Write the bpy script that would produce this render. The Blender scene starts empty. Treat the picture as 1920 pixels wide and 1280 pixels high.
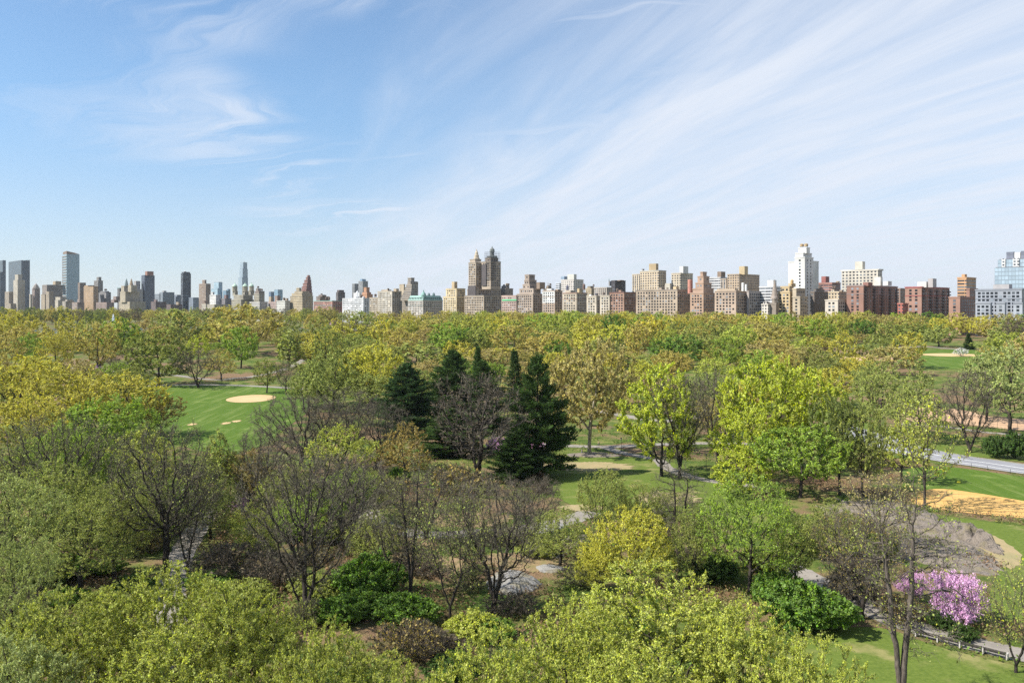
import bpy, bmesh, math, random
import numpy as np
from mathutils import Vector, Matrix
R = math.radians
scene = bpy.context.scene
COL = scene.collection

# ---------------------------------------------------------------- camera
F, CX, HY, H = 1640.0, 960.0, 578.0, 41.0        # focal length and horizon in photo pixels, eye height in metres
cam_d = bpy.data.cameras.new('camera')
cam = bpy.data.objects.new('camera', cam_d); COL.objects.link(cam)
cam.location = (0, 0, H); cam.rotation_euler = (R(90), 0, 0)
cam_d.sensor_width = 36.0; cam_d.lens = 36.0*F/1920.0
cam_d.shift_y = -(640.0-HY)/1920.0
cam_d.clip_start = 0.5; cam_d.clip_end = 40000
scene.camera = cam

# ---------------------------------------------------------------- sun, sky, exposure
SUN_AZ, SUN_EL = -104.0, 46.0                      # azimuth from +Y, clockwise
az, el = R(SUN_AZ), R(SUN_EL)
sun_dir = Vector((math.sin(az)*math.cos(el), math.cos(az)*math.cos(el), math.sin(el)))
sun_d = bpy.data.lights.new('sun', 'SUN'); sun_d.energy = 5.0; sun_d.angle = R(0.53); sun_d.color = (1.0, 0.96, 0.88)
sun = bpy.data.objects.new('sun', sun_d); COL.objects.link(sun)
sun.rotation_euler = sun_dir.to_track_quat('Z', 'Y').to_euler(); sun.location = sun_dir*3000
scene.view_settings.view_transform = 'Standard'
scene.view_settings.look = 'None'
scene.view_settings.exposure = 0.74
scene.view_settings.gamma = 1.0
scene.cycles.max_bounces = 5; scene.cycles.diffuse_bounces = 3; scene.cycles.transmission_bounces = 3
scene.cycles.glossy_bounces = 2; scene.cycles.caustics_reflective = False; scene.cycles.caustics_refractive = False
scene.cycles.use_denoising = False

def nodes_of(nt):
    nt.nodes.clear()
    def N(t, **kw):
        n = nt.nodes.new(t)
        for k, v in kw.items():
            if k == 'inp':
                for a, b in v.items():
                    n.inputs[a].default_value = b
            else: setattr(n, k, v)
        return n
    def L(a, b): nt.links.new(a, b)
    return N, L
def mathn(N, L, op, a, b=None, c=None, clamp=False):
    n = N('ShaderNodeMath', operation=op, use_clamp=clamp)
    for i, v in enumerate((a, b, c)):
        if v is None: continue
        if isinstance(v, (int, float)): n.inputs[i].default_value = v
        else: L(v, n.inputs[i])
    return n.outputs[0]
def mixc(N, L, fac, a, b, mode='MIX'):
    n = N('ShaderNodeMix', data_type='RGBA', blend_type=mode)
    for i, v in ((0, fac), (6, a), (7, b)):
        if isinstance(v, (int, float)): n.inputs[i].default_value = v
        elif isinstance(v, tuple): n.inputs[i].default_value = v if len(v) == 4 else v+(1,)
        else: L(v, n.inputs[i])
    return n.outputs[2]
def smooth(N, L, v, a, b, lo=0.0, hi=1.0):
    n = N('ShaderNodeMapRange', interpolation_type='SMOOTHSTEP', inp={1: a, 2: b, 3: lo, 4: hi})
    L(v, n.inputs[0]); return n.outputs[0]

world = bpy.data.worlds.new('World'); scene.world = world; world.use_nodes = True
def build_sky():
    N, L = nodes_of(world.node_tree)
    out = N('ShaderNodeOutputWorld'); bg = N('ShaderNodeBackground'); bg.inputs[1].default_value = 0.086
    sky = N('ShaderNodeTexSky', sky_type='NISHITA', sun_disc=False, sun_elevation=el, sun_rotation=az, altitude=50.0,
            air_density=1.0, dust_density=0.1, ozone_density=1.6)
    tc = N('ShaderNodeTexCoord'); sp = N('ShaderNodeSeparateXYZ'); L(tc.outputs['Generated'], sp.inputs[0])
    z = mathn(N, L, 'ADD', mathn(N, L, 'MAXIMUM', sp.outputs[2], 0.0), 0.055)
    X = mathn(N, L, 'DIVIDE', sp.outputs[0], z); Y = mathn(N, L, 'DIVIDE', sp.outputs[1], z)
    def vec(x, y, w=0.0):
        c = N('ShaderNodeCombineXYZ'); L(x, c.inputs[0]); L(y, c.inputs[1]); c.inputs[2].default_value = w; return c.outputs[0]
    def noise(v, scale, detail, rough, dist=0.0):
        n = N('ShaderNodeTexNoise', inp={'Scale': scale, 'Detail': detail, 'Roughness': rough, 'Distortion': dist}); L(v, n.inputs['Vector']); return n.outputs[0]
    # slow bending of the streaks
    bend = noise(vec(X, mathn(N, L, 'MULTIPLY', Y, 0.6), 3.0), 0.45, 2.0, 0.5)
    CR = mathn(N, L, 'ADD', mathn(N, L, 'MULTIPLY', X, 0.963), mathn(N, L, 'MULTIPLY', Y, 0.27))
    AL = mathn(N, L, 'SUBTRACT', mathn(N, L, 'MULTIPLY', Y, 0.963), mathn(N, L, 'MULTIPLY', X, 0.27))
    bx = mathn(N, L, 'MULTIPLY_ADD', bend, 0.55, CR)
    # long fibrous streaks running away towards the horizon
    s1 = noise(vec(mathn(N, L, 'MULTIPLY', bx, 1.7), mathn(N, L, 'MULTIPLY', AL, 0.22)), 1.0, 7.0, 0.60, 0.9)
    s2 = noise(vec(mathn(N, L, 'MULTIPLY', bx, 4.2), mathn(N, L, 'MULTIPLY', AL, 0.5), 7.0), 1.0, 7.0, 0.62, 1.0)
    st = mathn(N, L, 'ADD', mathn(N, L, 'MULTIPLY', s1, 0.62), mathn(N, L, 'MULTIPLY', s2, 0.38))
    sheet = smooth(N, L, mathn(N, L, 'MULTIPLY_ADD', s1, 1.6, CR), 0.85, 2.6)           # veil thickens to the right
    veil = mathn(N, L, 'MULTIPLY', sheet, smooth(N, L, st, 0.32, 0.67, 0.54, 1.08))
    # wisps on the left: another set of fibres crossing at an angle
    rx = mathn(N, L, 'ADD', mathn(N, L, 'MULTIPLY', X, 0.55), mathn(N, L, 'MULTIPLY', Y, 0.83))
    ry = mathn(N, L, 'SUBTRACT', mathn(N, L, 'MULTIPLY', X, 0.83), mathn(N, L, 'MULTIPLY', Y, 0.55))
    rb = mathn(N, L, 'MULTIPLY_ADD', noise(vec(X, Y, 1.7), 0.8, 3.0, 0.55), 1.6, rx)
    w1 = noise(vec(mathn(N, L, 'MULTIPLY', rb, 2.2), mathn(N, L, 'MULTIPLY', ry, 0.42), 11.0), 1.0, 8.0, 0.62, 0.6)
    wp = noise(vec(X, Y, 5.0), 0.75, 2.0, 0.5)
    wis = mathn(N, L, 'MULTIPLY', smooth(N, L, w1, 0.44, 0.68), smooth(N, L, wp, 0.36, 0.58))
    wis = mathn(N, L, 'MULTIPLY', wis, smooth(N, L, X, -2.3, -1.0))
    hz = smooth(N, L, sp.outputs[2], 0.0, 0.22, 0.42, 0.03)                             # milky air low over the skyline
    cov = mathn(N, L, 'MAXIMUM', veil, mathn(N, L, 'MULTIPLY', wis, 0.85))
    cov = mathn(N, L, 'SUBTRACT', 1.0, mathn(N, L, 'MULTIPLY', mathn(N, L, 'SUBTRACT', 1.0, mathn(N, L, 'MULTIPLY', cov, 0.88)), mathn(N, L, 'SUBTRACT', 1.0, hz)))
    tint = N('ShaderNodeMix', data_type='RGBA', blend_type='MULTIPLY', inp={0: 1.0}); L(sky.outputs[0], tint.inputs[6])
    L(mixc(N, L, smooth(N, L, sp.outputs[2], 0.0, 0.26), (0.66, 0.76, 0.93), (0.90, 1.06, 1.15)), tint.inputs[7])
    c = mixc(N, L, cov, tint.outputs[2], (5.7, 6.1, 6.8, 1))
    L(c, bg.inputs[0]); L(bg.outputs[0], out.inputs[0])
build_sky()

# ---------------------------------------------------------------- small helpers
def tag(o, label=None, cat=None, group=None, kind=None):
    if label: o['label'] = label
    if cat: o['category'] = cat
    if group: o['group'] = group
    if kind: o['kind'] = kind
    return o
def link(name, mesh, parent=None, mats=(), color=None):
    o = bpy.data.objects.new(name, mesh); COL.objects.link(o)
    if parent: o.parent = parent
    for m in mats: o.data.materials.append(m)
    if color: o.color = tuple(color[:3])+(1,)
    return o
def empty(name, loc, rz=0.0):
    o = bpy.data.objects.new(name, None); COL.objects.link(o)
    o.location = loc; o.rotation_euler = (0, 0, rz); o.empty_display_size = 0.5
    return o
def np_mesh(name, verts, groups, tint=None, smooth_mat=(), uv=None):
    """groups: list of (faces (n,k) int array, material index)"""
    me = bpy.data.meshes.new(name)
    groups = [(np.asarray(f, dtype=np.int32), m) for f, m in groups if len(f)]
    loops = np.concatenate([f.ravel() for f, m in groups])
    tot = np.concatenate([np.full(len(f), f.shape[1], np.int32) for f, m in groups])
    mi = np.concatenate([np.full(len(f), m, np.int32) for f, m in groups])
    st = np.concatenate(([0], np.cumsum(tot)[:-1])).astype(np.int32)
    me.vertices.add(len(verts)); me.vertices.foreach_set('co', np.asarray(verts, np.float32).ravel())
    me.loops.add(len(loops)); me.loops.foreach_set('vertex_index', loops)
    me.polygons.add(len(tot)); me.polygons.foreach_set('loop_start', st); me.polygons.foreach_set('loop_total', tot)
    me.polygons.foreach_set('material_index', mi)
    sm = np.isin(mi, list(smooth_mat)); me.polygons.foreach_set('use_smooth', sm)
    me.update(calc_edges=True)
    if tint is not None:
        a = me.attributes.new('tint', 'FLOAT', 'FACE'); a.data.foreach_set('value', np.asarray(tint, np.float32))
    return me
def norm(v):
    return v/np.maximum(np.linalg.norm(v, axis=-1, keepdims=True), 1e-9)

# the lie of the land
RES_C, RES_R, RES_Z = (-395.0, 1010.0), (330.0, 262.0), 14.6
def ground(x, y):
    x = np.asarray(x, float); y = np.asarray(y, float)
    t = np.clip((y-205)/(760-205), 0, 1)
    g = 17.0*t*t*(3-2*t)
    g = g + 0.5*np.sin(x*0.021+1.3)*np.sin(y*0.017)*np.clip((y-110)/120, 0, 1)
    d = ((x-RES_C[0])/(RES_R[0]+25))**2+((y-RES_C[1])/(RES_R[1]+25))**2
    g = np.where(d < 1, g-9.0*(1-np.sqrt(np.maximum(d, 0.0))), g)
    return g
def gz(x, y): return float(ground(x, y))
def at(px, Y): return (px-CX)/F*Y
def zat(py, Y): return H-(py-HY)/F*Y
def pix(px, py):
    """where the sight line through a photo pixel meets the ground"""
    u, s = (px-CX)/F, (py-HY)/F
    Y = np.linspace(50, 1500, 2901)
    below = (H-s*Y) < ground(u*Y, Y)
    i = int(np.argmax(below)) if below.any() else len(Y)-1
    Yh = Y[i]; return (u*Yh, Yh)
# ---------------------------------------------------------------- materials
def new_mat(name):
    m = bpy.data.materials.new(name); m.use_nodes = True
    return m
def principled(N, L, base, rough=0.8, **kw):
    p = N('ShaderNodeBsdfPrincipled'); o = N('ShaderNodeOutputMaterial'); L(p.outputs[0], o.inputs[0])
    if isinstance(base, tuple): p.inputs['Base Color'].default_value = base if len(base) == 4 else base+(1,)
    else: L(base, p.inputs['Base Color'])
    p.inputs['Roughness'].default_value = rough
    for k, v in kw.items(): p.inputs[k.replace('_', ' ')].default_value = v
    return p
def noise_n(N, L, scale, detail=4, rough=0.55, vec=None, dist=0.0):
    n = N('ShaderNodeTexNoise', inp={'Scale': scale, 'Detail': detail, 'Roughness': rough, 'Distortion': dist})
    if vec is None:
        g = N('ShaderNodeNewGeometry'); vec = g.outputs['Position']
    L(vec, n.inputs['Vector']); return n.outputs[0]
def plain(name, col, rough=0.7, var=0.25, scale=3.0, **kw):
    m = new_mat(name); N, L = nodes_of(m.node_tree)
    n = noise_n(N, L, scale)
    c = mixc(N, L, smooth(N, L, n, 0.3, 0.7), tuple(x*(1-var) for x in col), tuple(min(1, x*(1+var)) for x in col))
    principled(N, L, c, rough, **kw); return m

def leaf_material(name, from_attr=False):
    m = new_mat(name); N, L = nodes_of(m.node_tree)
    if from_attr:
        a = N('ShaderNodeAttribute', attribute_name='col'); base = a.outputs['Color']
    else:
        base = N('ShaderNodeObjectInfo').outputs['Color']
    t = N('ShaderNodeAttribute', attribute_name='tint').outputs['Fac']
    k = smooth(N, L, t, 0.0, 1.0, 0.62, 1.38)
    v = N('ShaderNodeVectorMath', operation='SCALE'); L(base, v.inputs[0]); L(k, v.inputs['Scale'])
    hsv = N('ShaderNodeHueSaturation', inp={'Saturation': 1.0}); L(v.outputs[0], hsv.inputs['Color'])
    t2 = mathn(N, L, 'FRACT', mathn(N, L, 'MULTIPLY', t, 17.31))
    L(smooth(N, L, t2, 0.0, 1.0, 0.492, 0.522), hsv.inputs['Hue'])
    L(smooth(N, L, mathn(N, L, 'FRACT', mathn(N, L, 'MULTIPLY', t, 7.7)), 0, 1, 0.82, 1.1), hsv.inputs['Saturation'])
    col = hsv.outputs[0]
    d = N('ShaderNodeBsdfDiffuse'); L(col, d.inputs[0])
    tr = N('ShaderNodeBsdfTranslucent'); L(col, tr.inputs[0])
    mx = N('ShaderNodeMixShader', inp={0: 0.26}); L(d.outputs[0], mx.inputs[1]); L(tr.outputs[0], mx.inputs[2])
    o = N('ShaderNodeOutputMaterial'); L(mx.outputs[0], o.inputs[0]); return m
M_LEAF = leaf_material('leaf'); M_LEAF_MASS = leaf_material('leaf_mass', True)
def bark_material(name, obj_color=True, col=(0.09, 0.075, 0.06)):
    m = new_mat(name); N, L = nodes_of(m.node_tree)
    tc = N('ShaderNodeTexCoord'); mp = N('ShaderNodeMapping', inp={'Scale': (9, 9, 1.6)}); L(tc.outputs['Object'], mp.inputs[0])
    n = noise_n(N, L, 1.0, 5, 0.65, mp.outputs[0])
    base = N('ShaderNodeObjectInfo').outputs['Color'] if obj_color else None
    k = smooth(N, L, n, 0.3, 0.72, 0.5, 1.5)
    v = N('ShaderNodeVectorMath', operation='SCALE')
    if base is not None: L(base, v.inputs[0])
    else: v.inputs[0].default_value = col
    L(k, v.inputs['Scale'])
    p = principled(N, L, v.outputs[0], 0.95)
    p.inputs['Specular IOR Level'].default_value = 0.1
    return m
M_BARK = bark_material('bark'); M_TWIG = bark_material('twig', False, (0.115, 0.098, 0.078))

def ground_material():
    m = new_mat('park_ground'); N, L = nodes_of(m.node_tree)
    big = noise_n(N, L, 0.035, 5, 0.6); mid = noise_n(N, L, 0.16, 6, 0.65); fine = noise_n(N, L, 1.3, 6, 0.7); tiny = noise_n(N, L, 6.0, 4, 0.7)
    grass = mixc(N, L, smooth(N, L, fine, 0.3, 0.7), (0.040, 0.075, 0.014), (0.105, 0.145, 0.028))
    grass = mixc(N, L, smooth(N, L, mid, 0.42, 0.62, 0, 0.8), grass, (0.19, 0.20, 0.055))
    litter = mixc(N, L, smooth(N, L, tiny, 0.35, 0.65), (0.105, 0.066, 0.038), (0.30, 0.195, 0.115))
    litter = mixc(N, L, smooth(N, L, fine, 0.5, 0.75, 0, 0.7), litter, (0.085, 0.10, 0.03))
    s = mathn(N, L, 'ADD', mathn(N, L, 'MULTIPLY', big, 0.55), mathn(N, L, 'ADD', mathn(N, L, 'MULTIPLY', mid, 0.3), mathn(N, L, 'MULTIPLY', fine, 0.15)))
    c = mixc(N, L, smooth(N, L, s, 0.47, 0.56), grass, litter)
    p = principled(N, L, c, 0.95); p.inputs['Specular IOR Level'].default_value = 0.1
    b = N('ShaderNodeBump', inp={'Strength': 0.6, 'Distance': 0.25}); L(tiny, b.inputs['Height']); L(b.outputs[0], p.inputs['Normal'])
    return m
M_GROUND = ground_material()
def lawn_material(name, a, b, c3, stripes=False):
    m = new_mat(name); N, L = nodes_of(m.node_tree)
    mid = noise_n(N, L, 0.12, 5, 0.6); fine = noise_n(N, L, 1.6, 6, 0.7)
    g = N('ShaderNodeNewGeometry')
    c = mixc(N, L, smooth(N, L, fine, 0.3, 0.7), a, b)
    mp = N('ShaderNodeMapping', inp={'Scale': (0.55, 0.03, 1), 'Rotation': (0, 0, 0.85)}); L(g.outputs['Position'], mp.inputs[0])
    mp2 = N('ShaderNodeMapping', inp={'Scale': (0.4, 0.02, 1), 'Rotation': (0, 0, -0.6)}); L(g.outputs['Position'], mp2.inputs[0])
    s1 = noise_n(N, L, 1.0, 3, 0.6, mp.outputs[0]); s2 = noise_n(N, L, 1.0, 3, 0.6, mp2.outputs[0])
    s = mathn(N, L, 'MAXIMUM', s1, s2) if stripes else mid
    c = mixc(N, L, smooth(N, L, s, 0.52, 0.75, 0, 0.85), c, c3)
    c = mixc(N, L, smooth(N, L, mid, 0.55, 0.72, 0, 0.55), c, tuple(x*1.25 for x in c3))
    p = principled(N, L, c, 0.95); p.inputs['Specular IOR Level'].default_value = 0.1
    bm = N('ShaderNodeBump', inp={'Strength': 0.4, 'Distance': 0.12}); L(fine, bm.inputs['Height']); L(bm.outputs[0], p.inputs['Normal'])
    return m
M_LAWN = lawn_material('mown_grass', (0.058, 0.108, 0.014), (0.092, 0.150, 0.020), (0.16, 0.20, 0.055), True)
M_MEADOW = lawn_material('worn_grass', (0.080, 0.120, 0.020), (0.135, 0.175, 0.034), (0.23, 0.205, 0.085))
def speckled(name, a, b, scale=0.6, rough=0.9, c3=None):
    m = new_mat(name); N, L = nodes_of(m.node_tree)
    n1 = noise_n(N, L, scale, 6, 0.65); n2 = noise_n(N, L, scale*12, 4, 0.7)
    c = mixc(N, L, smooth(N, L, n1, 0.32, 0.68), a, b)
    c = mixc(N, L, smooth(N, L, n2, 0.45, 0.75, 0, 0.5), c, c3 or tuple(x*0.7 for x in a))
    p = principled(N, L, c, rough); p.inputs['Specular IOR Level'].default_value = 0.2
    bm = N('ShaderNodeBump', inp={'Strength': 0.35, 'Distance': 0.1}); L(n2, bm.inputs['Height']); L(bm.outputs[0], p.inputs['Normal'])
    return m
M_CLAY = speckled('infield_clay', (0.54, 0.32, 0.10), (0.62, 0.385, 0.14), 0.12)
M_CLAY_PALE = speckled('infield_sand', (0.50, 0.35, 0.18), (0.58, 0.41, 0.22), 0.12)
M_CLAY_FAR = speckled('infield_dirt', (0.45, 0.285, 0.17), (0.52, 0.35, 0.22), 0.12)
M_SOIL = speckled('leaf_strewn_soil', (0.30, 0.19, 0.115), (0.20, 0.17, 0.07), 0.5, c3=(0.13, 0.15, 0.05))
M_DIRT = speckled('bare_earth', (0.36, 0.27, 0.15), (0.28, 0.24, 0.12), 0.3, c3=(0.18, 0.20, 0.06))
M_ASPHALT = speckled('asphalt', (0.235, 0.235, 0.25), (0.28, 0.28, 0.29), 0.1)
M_PATH = speckled('path_paving', (0.22, 0.197, 0.168), (0.30, 0.268, 0.23), 0.25)
M_PAINT = plain('road_paint', (0.75, 0.75, 0.73), 0.6, 0.08)
def rock_material(name, a, b, dark):
    m = new_mat(name); N, L = nodes_of(m.node_tree)
    g = N('ShaderNodeNewGeometry'); mp = N('ShaderNodeMapping', inp={'Scale': (0.35, 1.2, 1.0), 'Rotation': (0, 0, 0.75)}); L(g.outputs['Position'], mp.inputs[0])
    n1 = noise_n(N, L, 1.1, 9, 0.72, mp.outputs[0]); n2 = noise_n(N, L, 4.5, 6, 0.7); n3 = noise_n(N, L, 0.35, 3, 0.5)
    c = mixc(N, L, smooth(N, L, n2, 0.3, 0.7), a, b)
    c = mixc(N, L, smooth(N, L, n1, 0.52, 0.62, 0, 0.85), c, dark)
    c = mixc(N, L, smooth(N, L, n3, 0.50, 0.66, 0, 0.75), c, (0.19, 0.16, 0.08))
    p = principled(N, L, c, 0.9)
    bm = N('ShaderNodeBump', inp={'Strength': 0.9, 'Distance': 0.5}); L(n1, bm.inputs['Height']); L(bm.outputs[0], p.inputs['Normal'])
    return m
M_ROCK = rock_material('schist', (0.16, 0.13, 0.105), (0.245, 0.205, 0.165), (0.06, 0.055, 0.052))
M_ROCK_PALE = rock_material('pale_schist', (0.22, 0.21, 0.19), (0.36, 0.345, 0.32), (0.12, 0.11, 0.10))
def water_material():
    m = new_mat('lake_water'); N, L = nodes_of(m.node_tree)
    p = principled(N, L, (0.03, 0.07, 0.10), 0.12)
    n = noise_n(N, L, 0.5, 4, 0.6); bm = N('ShaderNodeBump', inp={'Strength': 0.25, 'Distance': 0.3}); L(n, bm.inputs['Height']); L(bm.outputs[0], p.inputs['Normal'])
    return m
M_WATER = water_material()
M_IRON = plain('black_iron', (0.025, 0.026, 0.027), 0.5, 0.2)
M_SLAT = plain('weathered_slat', (0.04, 0.033, 0.028), 0.8, 0.3)
M_CONCRETE = plain('pale_concrete', (0.45, 0.42, 0.38), 0.9, 0.12)

# facades: wall colour comes from the object's own colour; windows repeat by UV, which is in metres
def facade_material(name, style, pu=4.0, pv=3.3, glass=(0.035, 0.04, 0.05), glass2=(0.16, 0.18, 0.20), band=None):
    m = new_mat(name); N, L = nodes_of(m.node_tree)
    base = N('ShaderNodeObjectInfo').outputs['Color']
    uv = N('ShaderNodeUVMap', uv_map='UVMap'); sp = N('ShaderNodeSeparateXYZ'); L(uv.outputs[0], sp.inputs[0])
    u = mathn(N, L, 'DIVIDE', sp.outputs[0], pu); v = mathn(N, L, 'DIVIDE', sp.outputs[1], pv)
    fu, fv = mathn(N, L, 'FRACT', u), mathn(N, L, 'FRACT', v)
    def inside(f, a, b):
        return mathn(N, L, 'MULTIPLY', mathn(N, L, 'GREATER_THAN', f, a), mathn(N, L, 'LESS_THAN', f, b))
    cell = N('ShaderNodeCombineXYZ'); L(mathn(N, L, 'FLOOR', u), cell.inputs[0]); L(mathn(N, L, 'FLOOR', v), cell.inputs[1])
    wn = N('ShaderNodeTexWhiteNoise', noise_dimensions='2D'); L(cell.outputs[0], wn.inputs['Vector'])
    geo = N('ShaderNodeNewGeometry'); nz = N('ShaderNodeSeparateXYZ'); L(geo.outputs['Normal'], nz.inputs[0])
    side = mathn(N, L, 'LESS_THAN', nz.outputs[2], 0.5)
    st = noise_n(N, L, 0.06, 5, 0.6); wash = smooth(N, L, st, 0.3, 0.7, 0.66, 0.93)
    wv = N('ShaderNodeVectorMath', operation='SCALE'); L(base, wv.inputs[0]); L(wash, wv.inputs['Scale'])
    wall = wv.outputs[0]
    if style == 'punched': mask = mathn(N, L, 'MULTIPLY', inside(fu, 0.24, 0.76), inside(fv, 0.24, 0.78))
    elif style == 'banded': mask = mathn(N, L, 'MULTIPLY', inside(fv, 0.36, 0.86), inside(fu, 0.03, 0.97))
    elif style == 'vertical': mask = mathn(N, L, 'MULTIPLY', inside(fu, 0.28, 0.72), inside(fv, 0.06, 0.94))
    elif style == 'glass': mask = mathn(N, L, 'MULTIPLY', inside(fu, 0.05, 0.95), inside(fv, 0.12, 0.98))
    else: mask = mathn(N, L, 'MULTIPLY', side, 0.0)
    mask = mathn(N, L, 'MULTIPLY', mask, side)
    gcol = mixc(N, L, smooth(N, L, wn.outputs[0], 0.55, 1.0), glass, glass2)
    if style == 'glass':
        gv = N('ShaderNodeVectorMath', operation='SCALE'); L(base, gv.inputs[0]); L(smooth(N, L, wn.outputs[0], 0, 1, 0.88, 1.12), gv.inputs['Scale']); gcol = gv.outputs[0]
        wall = mixc(N, L, 0.55, base, (0.10, 0.11, 0.12))
    c = mixc(N, L, mask, wall, gcol)
    p = principled(N, L, c, 0.85)
    L(smooth(N, L, mask, 0, 1, 0.88, 0.12 if style == 'glass' else 0.25), p.inputs['Roughness'])
    bm = N('ShaderNodeBump', inp={'Strength': 0.5, 'Distance': 0.3, }); L(mathn(N, L, 'SUBTRACT', 1.0, mask), bm.inputs['Height']); L(bm.outputs[0], p.inputs['Normal'])
    return m
MF = {'plain': facade_material('masonry', 'plain'), 'punched': facade_material('masonry_windows', 'punched'),
      'fine': facade_material('masonry_small_windows', 'punched', 3.2, 3.0),
      'banded': facade_material('banded_facade', 'banded', 7.0, 3.2), 'vertical': facade_material('pier_facade', 'vertical', 3.6, 3.3),
      'glass': facade_material('curtain_wall', 'glass', 3.0, 4.0)}
def window_material(name, stuff):
    m = new_mat(name); N, L = nodes_of(m.node_tree)
    r = N('ShaderNodeNewGeometry').outputs['Random Per Island'] if stuff else N('ShaderNodeObjectInfo').outputs['Random']
    c = mixc(N, L, smooth(N, L, r, 0.70, 1.0), (0.012, 0.015, 0.02), (0.25, 0.28, 0.31))
    principled(N, L, c, 0.2); return m
M_WIN, M_WIN_MASS = window_material('window_glass', False), window_material('window_glass_mass', True)
def objcolor_material(name, rough=0.8, metallic=0.0):
    m = new_mat(name); N, L = nodes_of(m.node_tree)
    base = N('ShaderNodeObjectInfo').outputs['Color']; n = noise_n(N, L, 0.5, 5, 0.6)
    v = N('ShaderNodeVectorMath', operation='SCALE'); L(base, v.inputs[0]); L(smooth(N, L, n, 0.3, 0.7, 0.8, 1.18), v.inputs['Scale'])
    p = principled(N, L, v.outputs[0], rough); p.inputs['Metallic'].default_value = metallic; return m
M_OBJ = objcolor_material('painted')
# ---------------------------------------------------------------- trees
def colonize(rng, attr, pos0, par0, D, dk, iters, trop=0.12, jit=0.25):
    MAXN = 16000
    pos = np.zeros((MAXN, 3)); par = np.full(MAXN, -1, np.int32)
    n = len(pos0); pos[:n] = pos0; par[:n] = par0
    alive = np.ones(len(attr), bool)
    d2 = ((attr[:, None]-pos[None, :n])**2).sum(2)
    near = d2.argmin(1); nd = np.sqrt(d2.min(1)); last = np.full(MAXN, 9)
    for it in range(iters):
        idx = np.where(alive)[0]
        if not len(idx): break
        acc = np.zeros((n, 3)); np.add.at(acc, near[idx], norm(attr[idx]-pos[near[idx]]))
        g = np.unique(near[idx])
        g = g[last[g] > 0]
        if not len(g) or n+len(g) > MAXN: break
        last[g] -= 3
        dirv = norm(norm(acc[g])+rng.normal(0, jit, (len(g), 3))+np.array([0, 0, trop]))
        m = len(g); pos[n:n+m] = pos[g]+dirv*D; par[n:n+m] = g
        dd = np.sqrt(((attr[:, None]-pos[None, n:n+m])**2).sum(2))
        b = dd.argmin(1); bd = dd[np.arange(len(attr)), b]
        up = bd < nd; near[up] = b[up]+n; nd[up] = bd[up]
        alive &= nd > dk
        n += m
    return pos[:n], par[:n]

def radii(par, tip, e=2.25):
    n = len(par); r = np.zeros(n); kids = np.zeros(n, int); acc = np.zeros(n)
    main = np.full(n, -1, int); best = np.zeros(n)
    for i in range(n-1, -1, -1):
        r[i] = tip if acc[i] == 0 else acc[i]**(1/e)
        p = par[i]
        if p >= 0:
            acc[p] += r[i]**e; kids[p] += 1
            if r[i] > best[p]: best[p] = r[i]; main[p] = i
    return r, kids, main

def tubes(pos, par, rad, main, sel, k):
    """a ring at each node, continuous along the main line of every branch"""
    if not len(sel): return np.zeros((0, 3)), np.zeros((0, 4), int)
    p = par[sel]
    ed = np.zeros_like(pos); has = par >= 0; ed[has] = norm(pos[has]-pos[par[has]])
    if (~has).any():
        for i in np.where(~has)[0]: ed[i] = norm(pos[main[i]]-pos[i]) if main[i] >= 0 else (0, 0, 1)
    nd = ed.copy(); hm = main >= 0; nd[hm] = norm(ed[hm]+ed[main[hm]])
    ismain = main[p] == sel
    d0 = np.where(ismain[:, None], nd[p], ed[sel]); r0 = np.where(ismain, rad[p], np.minimum(rad[p], rad[sel]*1.25))
    d1, r1 = nd[sel], rad[sel]
    ref = np.array([0.31, 0.949, 0.05]); a = np.arange(k)*2*np.pi/k
    def ring(c, d, r):
        u = norm(np.cross(d, ref)); v = np.cross(d, u)
        return c[:, None]+r[:, None, None]*(np.cos(a)[None, :, None]*u[:, None]+np.sin(a)[None, :, None]*v[:, None])
    A, B = ring(pos[p], d0, r0), ring(pos[sel], d1, r1)
    V = np.concatenate([A, B], 1).reshape(-1, 3)
    o = (np.arange(len(sel))*2*k)[:, None]; j = np.arange(k); j2 = (j+1) % k
    f = np.stack([o+j, o+j2, o+k+j2, o+k+j], -1).reshape(-1, 4)
    return V, f

def leaf_quads(rng, c, axis, size, aspect=0.62, up=0.5, rnd=0.8, out=None, ow=0.0):
    n = len(c)
    a = norm(axis+rng.normal(0, rnd, (n, 3)))
    nn = rng.normal(0, 1 if out is None else 0.75, (n, 3)); nn[:, 2] += up*2 if out is None else up
    if out is not None: nn += out*ow
    b = norm(np.cross(a, nn))
    s = (size*np.clip(rng.lognormal(-0.06, 0.42, n), 0.4, 2.2))[:, None]
    V = np.stack([c-a*s*0.5, c+b*s*aspect*0.5, c+a*s*0.5, c-b*s*aspect*0.5], 1).reshape(-1, 3)
    return V, np.arange(4*n).reshape(-1, 4)

def lumpy(rng, d, amp):
    s = np.zeros(len(d))
    for _ in range(5):
        w = rng.normal(0, 1, 3); w = w/np.linalg.norm(w)*rng.uniform(2, 4.5)
        s += np.sin(d@w+rng.uniform(0, 6.28))
    return 1+amp*s/2.2

LOD = {'N': dict(attr=1500, D=0.45, dk=0.72, tr=0.050, k=7, twig=(4, 0.9)),
       'M': dict(attr=800, D=0.62, dk=0.98, tr=0.075, k=6, twig=(3, 1.1)),
       'F': dict(attr=330, D=1.0, dk=1.45, tr=0.11, k=4, twig=(3, 1.5))}
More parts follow.
